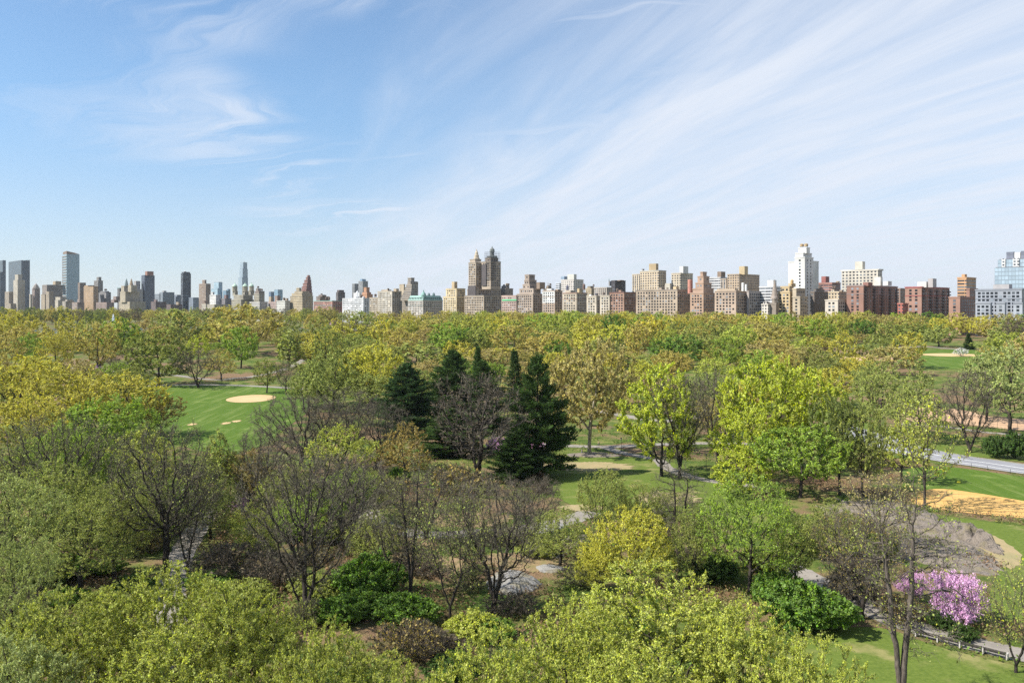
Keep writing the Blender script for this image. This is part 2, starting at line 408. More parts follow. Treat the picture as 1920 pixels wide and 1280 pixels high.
# H, W of the model tree; hb crown base; rz/zc vertical shape; leaves per twig; leaf size by level of detail
KIND = {
 'leafy':   dict(H=15, W=14, hb=0.16, shell=(1.9, 2.6, 4.5), amp=(0.16, 0.14, 0.11), leaf=(36, 46, 34), size=(0.135, 0.19, 0.34), trop=0.10, stems=1, twigs=1.0, tl=0.85),
 'airy':    dict(H=17, W=14, hb=0.22, shell=(2.2, 2.4, 3.5), amp=(0.20, 0.18, 0.15), leaf=(22, 31, 31), size=(0.135, 0.19, 0.33), trop=0.14, stems=1, twigs=0.8, tl=1.0),
 'sparse':  dict(H=16, W=12, hb=0.28, shell=2.4, amp=0.22, leaf=(2.2, 3, 5), size=(0.19, 0.30, 0.55), trop=0.18, stems=2, twigs=0.9, tl=1.15),
 'bare':    dict(H=15, W=14, hb=0.20, shell=2.0, amp=0.14, leaf=(0.9, 1.0, 3.0), size=(0.13, 0.21, 0.42), trop=0.14, stems=3, twigs=1.25, tl=1.2, few=0.85, e=2.75, thick=1.7),
 'shrub':   dict(H=4.0, W=6.5, hb=0.05, shell=1.5, amp=0.16, leaf=(15, 14, 12), size=(0.19, 0.28, 0.5), trop=0.05, stems=5, twigs=1.0, tl=0.6),
 'thicket': dict(H=3.5, W=6, hb=0.05, shell=2.2, amp=0.22, leaf=(1.2, 1.5, 2), size=(0.20, 0.3, 0.5), trop=0.10, stems=6, twigs=2.0, tl=0.9),
 'redbud':  dict(H=5.5, W=9, hb=0.12, shell=1.2, amp=0.32, leaf=(26, 16, 12), size=(0.14, 0.23, 0.4), trop=0.30, stems=4, twigs=1.0, tl=2.0, few=0.33),
 'mast':    dict(H=18, W=11, hb=0.30, shell=1.5, amp=0.25, leaf=(1.1, 1.8, 4), size=(0.13, 0.26, 0.5), trop=0.10, stems=2, twigs=0.9, tl=1.2, mast=0.80, tilt=(0.05, 0.13), few=0.42, thick=1.4),
 'cone':    dict(H=14, W=8, hb=0.10, shell=1.8, amp=0.12, leaf=(14, 16, 16), size=(0.20, 0.32, 0.58), trop=0.05, stems=1, twigs=1.0, tl=0.8),
}
def grow(kind, lod, seed):
    """returns (trunk mesh, crown mesh, width, height)"""
    rng = np.random.default_rng(seed); K = KIND[kind]; Q = LOD[lod]; li = 'NMF'.index(lod)
    K = {k: (v[li] if isinstance(v, tuple) and k in ('shell', 'amp') else v) for k, v in K.items()}
    Ht, W = K['H'], K['W']; small = Ht < 7
    sc = 0.42 if small else 1.0
    hb = K['hb']*Ht; rz = (Ht-hb)/2; zc = hb+rz
    na = int(Q['attr']*(0.55 if small else 1.0)*K.get('few', 0.7 if kind in ('sparse', 'bare') else 1.0))
    d = norm(rng.normal(0, 1, (na*3, 3)))
    lum = lumpy(rng, d, K['amp'])
    r = rng.uniform(0, 1, len(d))**(1/(1+K['shell']))
    P = d*(r*lum)[:, None]*np.array([W/2, W/2, rz])
    if kind == 'cone': P[:, :2] *= np.clip(1.15-(P[:, 2:3]+rz)/(2*rz), 0.12, 1)*1.35
    else: P[:, :2] *= np.clip(1.0+0.16*P[:, 2:3]/rz, 0.5, 1.3) if kind in ('bare', 'sparse') else np.clip(1.12-0.12*P[:, 2:3]/rz, 0.6, 1.3)
    P[:, 2] += zc
    # holes where the sky or what is behind shows through
    nh = {'leafy': 7, 'airy': 9, 'sparse': 7, 'bare': 4}.get(kind, 3)//(1 if lod != 'F' else 3)
    keep = np.ones(len(P), bool)
    for _ in range(nh):
        q = P[rng.integers(len(P))]; keep &= np.linalg.norm((P-q)*[1, 1, 1.25], axis=1) > rng.uniform(0.09, 0.17)*W
    P = P[keep & (P[:, 2] > (0.25 if small else 1.2))][:na]
    # trunk and stems
    pos, par = [np.zeros(3)], [-1]
    lean = rng.normal(0, 0.06, 2); ns = K['stems'] if not (kind == 'bare' and seed % 2) else 2
    step = Q['D']*sc; top = max(hb*0.8, step)
    split = top if ns == 1 else top*rng.uniform(0.15, 0.5) if 'mast' not in K else 0.6
    z, cur, p = 0.0, 0, np.zeros(3)
    wob = rng.normal(0, 0.05, (64, 2))
    while z < split:
        z += step; p = p+np.array([lean[0]+wob[len(pos) % 64, 0], lean[1]+wob[len(pos) % 64, 1], 1.0])*step
        pos.append(p.copy()); par.append(cur); cur = len(pos)-1
    if ns > 1:
        base, a0 = cur, rng.uniform(0, 6.28)
        for s in range(ns):
            a = a0+s*2*np.pi/ns+rng.normal(0, 0.3); tilt = rng.uniform(*K.get('tilt', (0.25, 0.55))) if not small else rng.uniform(0.5, 1.0)
            dv = np.array([math.cos(a)*tilt, math.sin(a)*tilt, 1.0]); q = pos[base].copy(); cur = base
            while q[2] < (K['mast']*Ht*rng.uniform(.9, 1.02) if 'mast' in K else top+rng.uniform(0.0, 0.3)*Ht):
                q = q+norm(dv+rng.normal(0, 0.14 if 'mast' not in K else 0.10, 3))*step; pos.append(q.copy()); par.append(cur); cur = len(pos)-1
    pos, par = np.array(pos), np.array(par, np.int32)
    pos, par = colonize(rng, P, pos, par, step, Q['dk']*sc, 95 if lod != 'F' else 45, K['trop'], 0.20 if kind != 'bare' else 0.24)
    tip = 0.014*(0.7 if small else 1.0)*(1.25 if li == 1 else 1.7 if li == 2 else 1.0)
    rad, kids, main = radii(par, tip, K.get('e', 2.25))
    want = (0.016*Ht+0.06)/(ns**0.35)*K.get('thick', 1.0)
    if not small: rad = tip+(rad-tip)*np.clip((want-tip)/max(rad[0]-tip, 1e-3), 0.4, 4.0)
    rad[:3] *= np.array([1.35, 1.12, 1.03])[:len(rad[:3])]
    has = np.where(par >= 0)[0]
    thick = has[rad[has] > Q['tr']*(0.6 if small else 1)]; thin = has[rad[has] <= Q['tr']*(0.6 if small else 1)]
    Vt, ft = tubes(pos, par, rad, main, thick, Q['k'])
    if not len(Vt): Vt, ft = tubes(pos, par, rad, main, has[:6], 4)
    Vb, fb = tubes(pos, par, rad, main, thin, 4 if lod == 'N' else 3)
    # twigs
    ntw, tl = Q['twig']; ntw = max(1, int(round(ntw*K['twigs']))); tl = tl*K['tl']*(0.6 if small else 1.0)
    src = np.repeat(thin, ntw); ed = norm(pos[src]-pos[par[src]])
    cen = np.array([0, 0, zc*0.6]); out = norm(pos[src]-cen)
    td = norm(ed*0.7+out*0.35+rng.normal(0, 0.55, (len(src), 3))+np.array([0, 0, 0.15+K['trop']]))
    t0 = pos[src]-ed*rng.uniform(0, step, (len(src), 1)); L = tl*rng.uniform(0.45, 1.2, len(src))
    bend = norm(td+rng.normal(0, 0.25, td.shape)+np.array([0, 0, 0.12]))
    t1 = t0+td*(L*0.5)[:, None]; t2 = t1+bend*(L*0.5)[:, None]
    sd = norm(np.cross(td, rng.normal(0, 1, td.shape))); wd = {0: 0.013, 1: 0.024, 2: 0.05}[li]*(1.25 if kind == 'bare' else 1.0)
    Vw = np.stack([t0-sd*wd, t0+sd*wd, t1+sd*wd*0.75, t1-sd*wd*0.75, t2], 1).reshape(-1, 3)
    o = (np.arange(len(src))*5)[:, None]
    fw4 = o+np.array([0, 1, 2, 3]); fw3 = o+np.array([3, 2, 4])
    # second order twiglets on bare trees
    V2 = np.zeros((0, 3)); f2 = np.zeros((0, 3), int)
    if kind in ('bare', 'thicket', 'sparse') and lod != 'F':
        m = 1
        i = np.repeat(np.arange(len(src)), m); fr = rng.uniform(0.2, 0.95, len(i))[:, None]
        b0 = t0[i]*(1-fr)+t2[i]*fr; bd = norm(td[i]*0.6+rng.normal(0, 0.6, (len(i), 3))+np.array([0, 0, 0.2])); bl = (L[i]*rng.uniform(0.3, 0.7, len(i)))[:, None]
        bs = norm(np.cross(bd, rng.normal(0, 1, bd.shape)))*wd*0.7
        V2 = np.stack([b0-bs, b0+bs, b0+bd*bl], 1).reshape(-1, 3); f2 = np.arange(3*len(i)).reshape(-1, 3)
    # leaves
    per = K['leaf'][li]*(1 if kind not in ('bare', 'thicket') else 1)
    cnt = rng.poisson(per/ntw*2.0, len(src)) if kind not in ('bare', 'mast') else rng.poisson(per, len(src))
    if kind in ('leafy', 'airy', 'cone', 'shrub'):
        cnt = (cnt*np.clip(rng.gamma(1.5, 0.67, len(src)), 0.03, 3.2)).astype(int)
    i = np.repeat(np.arange(len(src)), cnt); fr = rng.uniform(0.1, 1.08, len(i))[:, None]
    spread = K['size'][li]*(0.75 if kind != 'redbud' else 0.3)
    lc = t0[i]*(1-fr)+t2[i]*fr+rng.normal(0, spread*0.6, (len(i), 3))
    Vl, fl = leaf_quads(rng, lc, td[i]*0.6+np.array([0, 0, 0.25]), K['size'][li]*(0.9 if small and kind != 'redbud' else 1), 0.66, 0.55, 0.8,
                        norm((lc-np.array([0, 0, zc-0.25*rz]))/np.array([W/2, W/2, rz])) if kind in ('leafy', 'airy', 'shrub', 'cone') else None, (0.9, 1.3, 1.7)[li])
    n0, n1, n2, n3 = len(Vb), len(Vb)+len(Vw), len(Vb)+len(Vw)+len(V2), 0
    V = np.concatenate([Vb, Vw, V2, Vl])
    clump = rng.uniform(0, 1, len(src))
    lt = np.clip(clump[i]*0.55+rng.uniform(0, 0.45, len(i)), 0, 1)
    if lod == 'F': lt = 0.5+(lt-0.5)*0.55
    tint = np.concatenate([np.full(len(fb), .5), np.full(len(fw4)+len(fw3)+len(f2), .5), lt])
    trunk = np_mesh('trunk', Vt, [(ft, 0)], smooth_mat=(0,))
    crown = np_mesh('crown', V, [(fb, 1), (fw4+n0, 1), (fw3+n0, 1), (f2+n1, 1), (fl+n2, 0)], tint)
    trunk.materials.append(M_BARK); crown.materials.append(M_LEAF); crown.materials.append(M_TWIG)
    q = np.concatenate([t2, pos]); rr = np.hypot(q[:, 0], q[:, 1])
    return dict(trunk=trunk, crown=crown, W=2*np.percentile(rr, 97), H=float(np.percentile(q[:, 2], 99.6)), leaf=(Vl, lt))

def grow_pine(lod, seed, form='pine'):
    rng = np.random.default_rng(seed); Ht = 26.0; narrow = form == 'spruce'
    W = 13.0 if not narrow else 8.0
    zs = np.linspace(0, Ht, 40); wob = np.cumsum(rng.normal(0, 0.03, (40, 2)), 0)
    pos = [np.array([wob[i, 0], wob[i, 1], zs[i]]) for i in range(40)]; par = [-1]+list(range(39))
    tr_r = list(0.42*(1-zs/Ht)**0.8+0.03)
    sprays = []                                     # (point, direction, size)
    z = 2.6 if not narrow else 1.5; a0 = rng.uniform(0, 6.28); wh = 0
    while z < Ht-0.7:
        f = z/Ht
        reach = W/2*(min(1.0, (1-f)*1.6+0.08) if not narrow else (1-f)+0.05)
        nb = rng.integers(6, 9)
        for b in range(nb):
            if rng.uniform() < 0.10: continue
            a = a0+b*2*np.pi/nb+rng.normal(0, 0.25); Lb = reach*rng.uniform(0.62, 1.22)
            rise = (0.9*f**2-0.10 if not narrow else 0.5*f-0.25)+rng.normal(0, 0.07)
            j = min(39, int(f*39)); q = np.array([wob[j, 0], wob[j, 1], z]); cur = j; n = max(3, int(Lb/0.55))
            for s in range(n):
                t = s/n; dv = norm(np.array([math.cos(a), math.sin(a), rise+0.45*t*t-0.12]))
                q = q+dv*(Lb/n); pos.append(q.copy()); par.append(cur); cur = len(pos)-1
                tr_r.append(0.02+0.07*(1-t)*(1-f))
                if t > 0.18 or f > 0.85:
                    side = np.array([-math.sin(a), math.cos(a), 0])
                    for sg in (-1, 1, 0):
                        wv = 0.42*Lb*(1-0.55*t)*(1 if sg else 0.4)*rng.uniform(0.5, 1.2)
                        dd = norm(dv*0.8+side*sg*0.9+np.array([0, 0, 0.22])+rng.normal(0, 0.15, 3))
                        for h in np.arange(0.15, max(wv, 0.3), 0.42): sprays.append((q+dd*h, dd))
        z += (1.15 if not narrow else 0.85)*(1-0.45*f)*rng.uniform(0.7, 1.3); a0 += 0.7; wh += 1
    for _ in range(16): sprays.append((np.array([wob[39, 0], wob[39, 1], Ht-rng.uniform(0, 1.5)]), np.array([0, 0, 1.0])))
    pos, par, rad = np.array(pos), np.array(par, np.int32), np.array(tr_r)
    main = np.full(len(par), -1)
    for i in range(len(par)-1, -1, -1):
        if par[i] >= 0: main[par[i]] = i
    for i in range(39): main[i] = i+1
    has = np.where(par >= 0)[0]
    Vt, ft = tubes(pos, par, rad, main, has[has < 40], 7); Vb, fb = tubes(pos, par, rad, main, has[has >= 40], 4)
    c = np.array([s[0] for s in sprays]); dv = np.array([s[1] for s in sprays])
    m = 7 if lod == 'M' else 4; sz = 0.62 if lod == 'M' else 1.1
    i = np.repeat(np.arange(len(c)), m)
    lc = c[i]+rng.normal(0, 0.24, (len(i), 3)); la = norm(dv[i]+rng.normal(0, 0.35, (len(i), 3))+np.array([0, 0, 0.35]))
    Vl, fl = leaf_quads(rng, lc, la*1.6, sz, 0.26, 0.35, 0.4)
    lt = np.clip(rng.uniform(0, 1, len(c))[i]*0.5+rng.uniform(0, 0.5, len(i)), 0, 1)
    trunk = np_mesh('trunk', Vt, [(ft, 0)], smooth_mat=(0,)); trunk.materials.append(M_BARK)
    crown = np_mesh('crown', np.concatenate([Vb, Vl]), [(fb, 1), (fl+len(Vb), 0)], np.concatenate([np.full(len(fb), .5), lt]))
    crown.materials.append(M_LEAF); crown.materials.append(M_TWIG)
    return dict(trunk=trunk, crown=crown, W=W, H=Ht, leaf=(Vl, lt))

PROTO = {}
NVAR = {('leafy', 'N'): 4, ('airy', 'N'): 4, ('sparse', 'N'): 4, ('bare', 'N'): 4, ('shrub', 'N'): 3, ('thicket', 'N'): 3, ('leafy', 'M'): 4, ('airy', 'M'): 4,
        ('bare', 'M'): 3, ('pine', 'M'): 3, ('leafy', 'F'): 5, ('airy', 'F'): 5, ('bare', 'F'): 3}
USED = {}
def proto(kind, lod):
    nv = NVAR.get((kind, lod), 2); k = USED.get((kind, lod), 0); USED[(kind, lod)] = k+1; v = k % nv
    if (kind, lod, v) not in PROTO:
        seed = 1000+sum(map(ord, kind+lod))*13+v*101
        PROTO[(kind, lod, v)] = grow_pine('M' if lod != 'F' else 'F', seed, kind) if kind in ('pine', 'spruce') else grow(kind, lod, seed)
    return PROTO[(kind, lod, v)]
BARKC = {'dark': (0.050, 0.042, 0.035), 'mid': (0.12, 0.10, 0.082), 'pale': (0.30, 0.26, 0.19), 'pine': (0.06, 0.045, 0.035)}
NAMEK = {'leafy': ('leafy_tree', 'tree'), 'airy': ('open_crowned_tree', 'tree'), 'sparse': ('budding_tree', 'tree'), 'bare': ('bare_tree', 'tree'), 'mast': ('budding_tree', 'tree'), 'pine': ('pine_tree', 'tree'),
         'spruce': ('spruce_tree', 'tree'), 'shrub': ('leafy_shrub', 'shrub'), 'thicket': ('twiggy_shrub', 'shrub'), 'redbud': ('redbud_tree', 'tree'), 'cone': ('conical_tree', 'tree')}
trng = random.Random(5)
TREES = []
def plant(kind, x, y, width, height, color, label, bark='dark', group=None, rz=None, name=None, cat=None, lod=None, trunkc=None):
    lod = lod or ('N' if y < 175 else 'M' if y < 440 else 'F')
    P = proto(kind, lod)
    t = empty(name or NAMEK[kind][0], (x, y, gz(x, y)-0.15), trng.uniform(0, 6.28) if rz is None else rz)
    s = width/P['W']; t.scale = (s*trng.uniform(0.94, 1.06), s*trng.uniform(0.94, 1.06), (height+0.15)/P['H'])
    tag(t, label, cat or NAMEK[kind][1], group)
    shrub = kind in ('shrub', 'thicket')
    link('stems' if shrub else 'trunk', P['trunk'], t, color=BARKC[bark])
    link('foliage' if shrub else 'crown', P['crown'], t, color=color)
    TREES.append((x, y, width, height, kind)); return t
# ---------------------------------------------------------------- buildings along the far side of the park
WX, WY = 0.723, 0.691            # unit vector across the park (away from us); the avenue runs at right angles to it
NX, NY = 0.691, -0.723           # along the avenue, towards the right and nearer
AVE = 830.0
def foot(p0, p1, p2, back):
    u0, u1, u2 = [(p-CX)/F for p in (p0, p1, p2)]
    Y = (AVE+back)/(WX*u1+WY); X = u1*Y
    s = max((X-u0*Y)/(NX+WX*u0), 0.5); w = max((u2*Y-X)/max(WX-WY*u2, 0.12), 3.0)
    return X, Y, s, min(w, 140.0)
def prism_box(X, Y, s, w, z0, z1, grow=0.0):
    """returns verts, faces, uvs of a box: corner nearest the camera's right, s along the avenue (left), w into the block"""
    c = [(X+NX*grow-WX*grow, Y+NY*grow-WY*grow)]
    s2, w2 = s+2*grow, w+2*grow
    def P(a, b): return (c[0][0]-NX*a+WX*b, c[0][1]-NY*a+WY*b)
    q = [P(0, 0), P(0, w2), P(s2, w2), P(s2, 0)]
    v = [(x, y, z0) for x, y in q]+[(x, y, z1) for x, y in q]
    f = [(0, 1, 5, 4), (1, 2, 6, 5), (2, 3, 7, 6), (3, 0, 4, 7), (4, 5, 6, 7)]
    def m(L, pitch): return max(1, round(L/pitch))*pitch
    uv = [[(0, z0), (w2, z0), (w2, z1), (0, z1)], [(0, z0), (s2, z0), (s2, z1), (0, z1)], [(0, z0), (w2, z0), (w2, z1), (0, z1)], [(0, z0), (s2, z0), (s2, z1), (0, z1)],
          [(0, 0), (1, 0), (1, 1), (0, 1)]]
    return v, f, uv
def box_mesh(name, boxes):
    V, Fc, U = [], [], []
    for v, f, uv in boxes:
        o = len(V); V += v; Fc += [tuple(i+o for i in q) for q in f]; U += uv
    me = bpy.data.meshes.new(name); me.from_pydata(V, [], Fc); lay = me.uv_layers.new(name='UVMap')
    k = 0
    for uv in U:
        for c in uv: lay.data[k].uv = c; k += 1
    me.update(); return me
def lathe(name, prof, n=12, c=(0, 0, 0), phase=0.0, smooth=False):
    V, Fc = [], []
    for r, z in prof:
        for i in range(n):
            a = phase+i*2*math.pi/n; V.append((c[0]+r*math.cos(a), c[1]+r*math.sin(a), c[2]+z))
    for j in range(len(prof)-1):
        for i in range(n): Fc.append((j*n+i, j*n+(i+1) % n, (j+1)*n+(i+1) % n, (j+1)*n+i))
    Fc.append(tuple(range((len(prof)-1)*n, len(prof)*n))); Fc.append(tuple(reversed(range(n))))
    me = bpy.data.meshes.new(name); me.from_pydata(V, [], Fc); me.update()
    if smooth:
        for p in me.polygons: p.use_smooth = True
    return me
def win_mesh():
    w, h, d = 2.25, 1.9, 0.10
    v = [(-w/2, 0, -h/2), (w/2, 0, -h/2), (w/2, 0, h/2), (-w/2, 0, h/2)]; v = v+[(x*0.96, -d, z*0.96) for x, y, z in v]
    me = bpy.data.meshes.new('window'); me.from_pydata(v, [], [(4, 5, 6, 7), (0, 1, 5, 4), (1, 2, 6, 5), (2, 3, 7, 6), (3, 0, 4, 7)]); me.update(); me.materials.append(M_WIN); return me
WIN = win_mesh()
BLD = []       # (name for labels, px0, px2, ytop)
brng = random.Random(11)
TREELINE = 16.0
def building(label, tiers, color, style='punched', geo=False, name='apartment_building', cat='building', cornice=None, extras=(), short=None, back=0.0, tank=0, win=(4.0, 3.3), far=False):
    boxes, info = [], []
    for k, T in enumerate(tiers):
        p0, p1, p2, yt = T[:4]; pc = (p0+p2)/2
        under = [i for i in info if i['p0']-1 <= pc <= i['p2']+1]
        b = T[4] if len(T) > 4 else (max([i['back'] for i in under])+3.0 if under else back+k*1.7)
        X, Y, s, w = foot(p0, p1, p2, b)
        z1 = zat(yt, Y); z0 = T[5] if len(T) > 5 else (max(i['z1'] for i in under)-0.4) if under else 6.0
        if z1 <= z0+1: z0 = 6.0
        info.append(dict(p0=p0, p1=p1, p2=p2, back=b, X=X, Y=Y, s=s, w=w, z0=z0, z1=z1))
        boxes.append(prism_box(X, Y, s, w, z0, z1))
    i0 = info[0]
    root = empty(name, (i0['X'], i0['Y'], gz(i0['X'], i0['Y']))); tag(root, label, cat, 'buildings along the far side of the park')
    inv = Vector((-i0['X'], -i0['Y'], -root.location.z))
    def part(nm, me, mat, col):
        me.transform(Matrix.Translation(inv)); return link(nm, me, root, (mat,), col)
    solo = [k for k, i in enumerate(info) if k > 0 and i['z0'] == 6.0]
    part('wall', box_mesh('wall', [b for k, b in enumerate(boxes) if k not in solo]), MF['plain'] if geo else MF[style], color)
    for k in solo: part('wing', box_mesh('wing', [boxes[k]]), MF['plain'] if geo else MF[style], color)
    cc = cornice or tuple(min(1, c*1.12) for c in color)
    for i in info:
        if i['z1']-i['z0'] > 5 and style != 'glass':
            part('cornice', box_mesh('cornice', [prism_box(i['X'], i['Y'], i['s'], i['w'], i['z1']-0.7, i['z1']+0.35, 0.35)]), MF['plain'], cc)
        part('roof', box_mesh('roof', [prism_box(i['X']+WX*0.9-NX*0.9, i['Y']+WY*0.9-NY*0.9, max(i['s']-1.8, .4), max(i['w']-1.8, .4), i['z1']-0.3, i['z1']+0.55)]), MF['plain'], (0.16, 0.15, 0.15))
    if geo and info[0]['s'] > 14:
        i = info[0]
        for zb in (i['z1']-8.2, 26.5): part('belt_course', box_mesh('belt_course', [prism_box(i['X'], i['Y'], i['s'], i['w'], zb, zb+0.55, 0.22)]), MF['plain'], cc)
    if geo:
        spots = []
        for i in info:
            for face in 'EN':
                Ln = i['s'] if face == 'E' else i['w']; n = int((Ln-1.2)/win[0])
                if n < 1: continue
                pad = (Ln-n*win[0])/2; nz = int((i['z1']-1.2-max(i['z0']+1, TREELINE))/win[1])
                for a in range(n):
                    for b in range(nz):
                        t = pad+(a+0.5)*win[0]; z = i['z1']-1.6-(b+0.5)*win[1]
                        if brng.random() < 0.05: continue
                        if face == 'E': x, y, rz = i['X']-NX*t-WX*0.02, i['Y']-NY*t-WY*0.02, math.atan2(NY, NX)
                        else: x, y, rz = i['X']+WX*t+NX*0.02, i['Y']+WY*t+NY*0.02, math.atan2(WY, WX)
                        spots.append((face, -z, x, y, z, rz))
        spots.sort(key=lambda q: (q[0] != 'E', q[1])); loc0 = root.location
        for (_, _, x, y, z, rz) in spots[:100]:
            o = bpy.data.objects.new('window', WIN); COL.objects.link(o); o.parent = root
            o.location = (x-loc0.x, y-loc0.y, z-loc0.z); o.rotation_euler = (0, 0, rz)
        if len(spots) > 100:
            V, Fc = [], []
            wv = [v.co.copy() for v in WIN.vertices]; wf = [tuple(p.vertices) for p in WIN.polygons]
            for (_, _, x, y, z, rz) in spots[100:]:
                M = Matrix.Translation((x-loc0.x, y-loc0.y, z-loc0.z)) @ Matrix.Rotation(rz, 4, 'Z'); o = len(V)
                V += [M @ q for q in wv]; Fc += [tuple(j+o for j in f) for f in wf]
            me = bpy.data.meshes.new('remaining_window'); me.from_pydata(V, [], Fc); me.update()
            tag(link('window', me, root, (M_WIN_MASS,)), kind='stuff')
    # what stands on the roofs
    def over(px):
        u = [i for i in info if i['p0']-1 <= px <= i['p2']+1] or info; return max(u, key=lambda i: i['z1'])
    ex = list(extras)
    for _ in range(tank):
        i = brng.choice(info[:2]); p = brng.uniform(i['p0']+(i['p2']-i['p0'])*0.2, i['p2']-(i['p2']-i['p0'])*0.2)
        yt = HY-(over(p)['z1']-H)/over(p)['Y']*F
        if brng.random() < 0.5: ex.append(('tank', p, yt-brng.uniform(6, 8.5), brng.uniform(3.5, 5)))
        else: ex.append(('house', p-3.5, p+1, p+3, yt-brng.uniform(3, 5.5), brng.choice([color, (0.34, 0.27, 0.2), (0.2, 0.16, 0.14)])))
    for e in ex:
        if e[0] == 'house':                                     # penthouse or bulkhead: left, corner, right, top, colour, style
            _, p0, p1, p2, yt, col = e[:6]; i = over((p0+p2)/2)
            X, Y, s, w = foot(p0, p1, p2, i['back']+4.5)
            part('penthouse', box_mesh('penthouse', [prism_box(X, Y, s, w, i['z1']-0.4, zat(yt, Y))]), MF[e[6] if len(e) > 6 else 'plain'], col)
        elif e[0] in ('tank', 'dome', 'spire', 'drum'):
            _, p, yt, wp = e[:4]; i = over(p); u = (p-CX)/F; Y = (AVE+i['back']+(i['w']*0.35 if e[0] == 'tank' else e[4] if len(e) > 4 and not isinstance(e[4], tuple) else i['w']*0.4))/(WX*u+WY)
            r = wp/2/F*Y; zb = i['z1']-0.3; h = zat(yt, Y)-zb; c = (u*Y, Y, zb)
            col = e[-1] if isinstance(e[-1], tuple) else (0.14, 0.10, 0.075)
            if e[0] == 'tank':
                me = lathe('water_tank', [(r, h*0.35), (r, h*0.82), (r*1.08, h*0.82), (0.05, h)], 12, c); part('water_tank', me, M_OBJ, col)
                for a in range(4):
                    lx, ly = c[0]+r*.7*math.cos(a*1.571+.6), c[1]+r*.7*math.sin(a*1.571+.6)
                    part('tank_leg', lathe('tank_leg', [(0.22, 0), (0.22, h*0.36)], 4, (lx, ly, zb)), M_OBJ, (0.08, 0.07, 0.06))
            elif e[0] == 'drum':
                part('round_tank', lathe('round_tank', [(r, 0), (r, h*.93), (r*.94, h)], 16, c), M_OBJ, col)
            elif e[0] == 'dome':
                part('turret', lathe('turret', [(r, 0), (r, h*.48), (r*1.12, h*.48), (r*1.12, h*.53), (r*.98, h*.53)], 8, c, .39), MF['plain'], color)
                part('dome', lathe('dome', [(r*1.0, h*.53), (r*.95, h*.62), (r*.75, h*.71), (r*.42, h*.78), (r*.16, h*.82), (r*.14, h*.9), (0.12, h)], 12, c), M_OBJ, col)
            elif e[0] == 'spire':
                part('spire', lathe('spire', [(r, 0), (r, h*.30), (r*.72, h*.32), (r*.70, h*.55), (r*.48, h*.57), (r*.45, h*.74), (r*.2, h*.82), (0.12, h)], 8, c, .39), M_OBJ, col)
    if short: BLD.append((short, min(i['p0'] for i in info), max(i['p2'] for i in info)))
    return root, info, part

CREAM, TAN, YTAN, BROWN, RED = (0.56, 0.49, 0.38), (0.43, 0.34, 0.235), (0.60, 0.46, 0.27), (0.28, 0.205, 0.15), (0.36, 0.165, 0.11)
WHITE, GREY, DARK, SLATE, PINKB = (0.76, 0.74, 0.70), (0.38, 0.365, 0.35), (0.075, 0.08, 0.09), (0.13, 0.15, 0.18), (0.47, 0.35, 0.27)
GLASS, GLASSD, GLASSL = (0.27, 0.37, 0.42), (0.045, 0.065, 0.085), (0.33, 0.45, 0.52)
B = building
# far left, towers to the south
B('dark slate glass tower cut by the left edge of the picture', [(-14, 5, 11, 488), (-16, 0, 8, 510, -20)], GLASSD, 'glass', name='office_tower', back=60, short='slate tower at the left edge')
B('broad slate and pale blue glass twin slab behind a stepped cream tower', [(16, 40, 56, 488)], GLASSD, 'glass', name='office_tower', back=40, extras=[('house', 41, 55, 55.5, 487, GLASS, 'glass')], short='broad slate glass slab')
B('stepped cream tower in front of the broad slate glass slab', [(25, 33, 47, 525), (28, 34, 42, 515)], CREAM, 'fine', short='stepped cream tower', back=-60)
B('low tan block with two bays beneath the stepped cream tower', [(9, 17, 32, 547), (9, 20, 48, 569, -75)], TAN, 'vertical', back=-70)
B('small brick tower with a pointed gable roof', [(60, 65, 75, 541)], (0.30, 0.22, 0.18), 'fine', extras=[('spire', 67.5, 530.5, 12, (0.36, 0.31, 0.27))], back=-40, short='gabled brick tower')
B('narrow beige block left of the gabled brick tower', [(55, 57, 61, 552)], CREAM, 'fine', back=-50)
B('wide grey-brown apartment block with a flat penthouse behind the glass skyscraper', [(79, 88, 119, 534)], (0.33, 0.27, 0.22), 'fine', extras=[('house', 99, 104, 115, 527, TAN), ('spire', 106.5, 524, 1.6, DARK)], short='wide grey-brown block')
B('tan mid-height block below the wide grey-brown one', [(77, 84, 90, 552), (86, 92, 100, 547)], TAN, 'fine', back=-50)
rt, inf, part = B('tall blue glass skyscraper with a slanted crown and a hoist up its left side', [(118, 125, 149, 476)], GLASS, 'glass', name='glass_skyscraper', cat='skyscraper', short='slanted glass skyscraper', back=30)
i = inf[0]
for z in np.arange(70, i['z1']-6, 8.0):                      # unfinished floors along the left face
    part('open_floor', box_mesh('open_floor', [prism_box(i['X']-NX*2-WX*1.2, i['Y']-NY*2-WY*1.2, i['s']+2.5, 5, z, z+2.6)]), MF['plain'], (0.30, 0.25, 0.21))
me = bpy.data.meshes.new('slanted_crown'); v, f, u = prism_box(i['X'], i['Y'], i['s'], i['w'], i['z1']-0.2, i['z1']+0.2)
v = v[:4]+[(v[4][0], v[4][1], i['z1']+9), (v[5][0]-WX*4, v[5][1]-WY*4, i['z1']+1.5), (v[6][0], v[6][1], i['z1']+6), (v[7][0], v[7][1], i['z1']+7)]
me.from_pydata(v, [], f); me.update(); me.uv_layers.new(name='UVMap'); part('slanted_crown', me, MF['plain'], (0.30, 0.22, 0.17))
part('hoist_mast', box_mesh('hoist_mast', [prism_box(i['X']-NX*(i['s']+3), i['Y']-NY*(i['s']+3), 1.5, 1.5, 30, i['z1']-6)]), MF['plain'], (0.25, 0.3, 0.34))
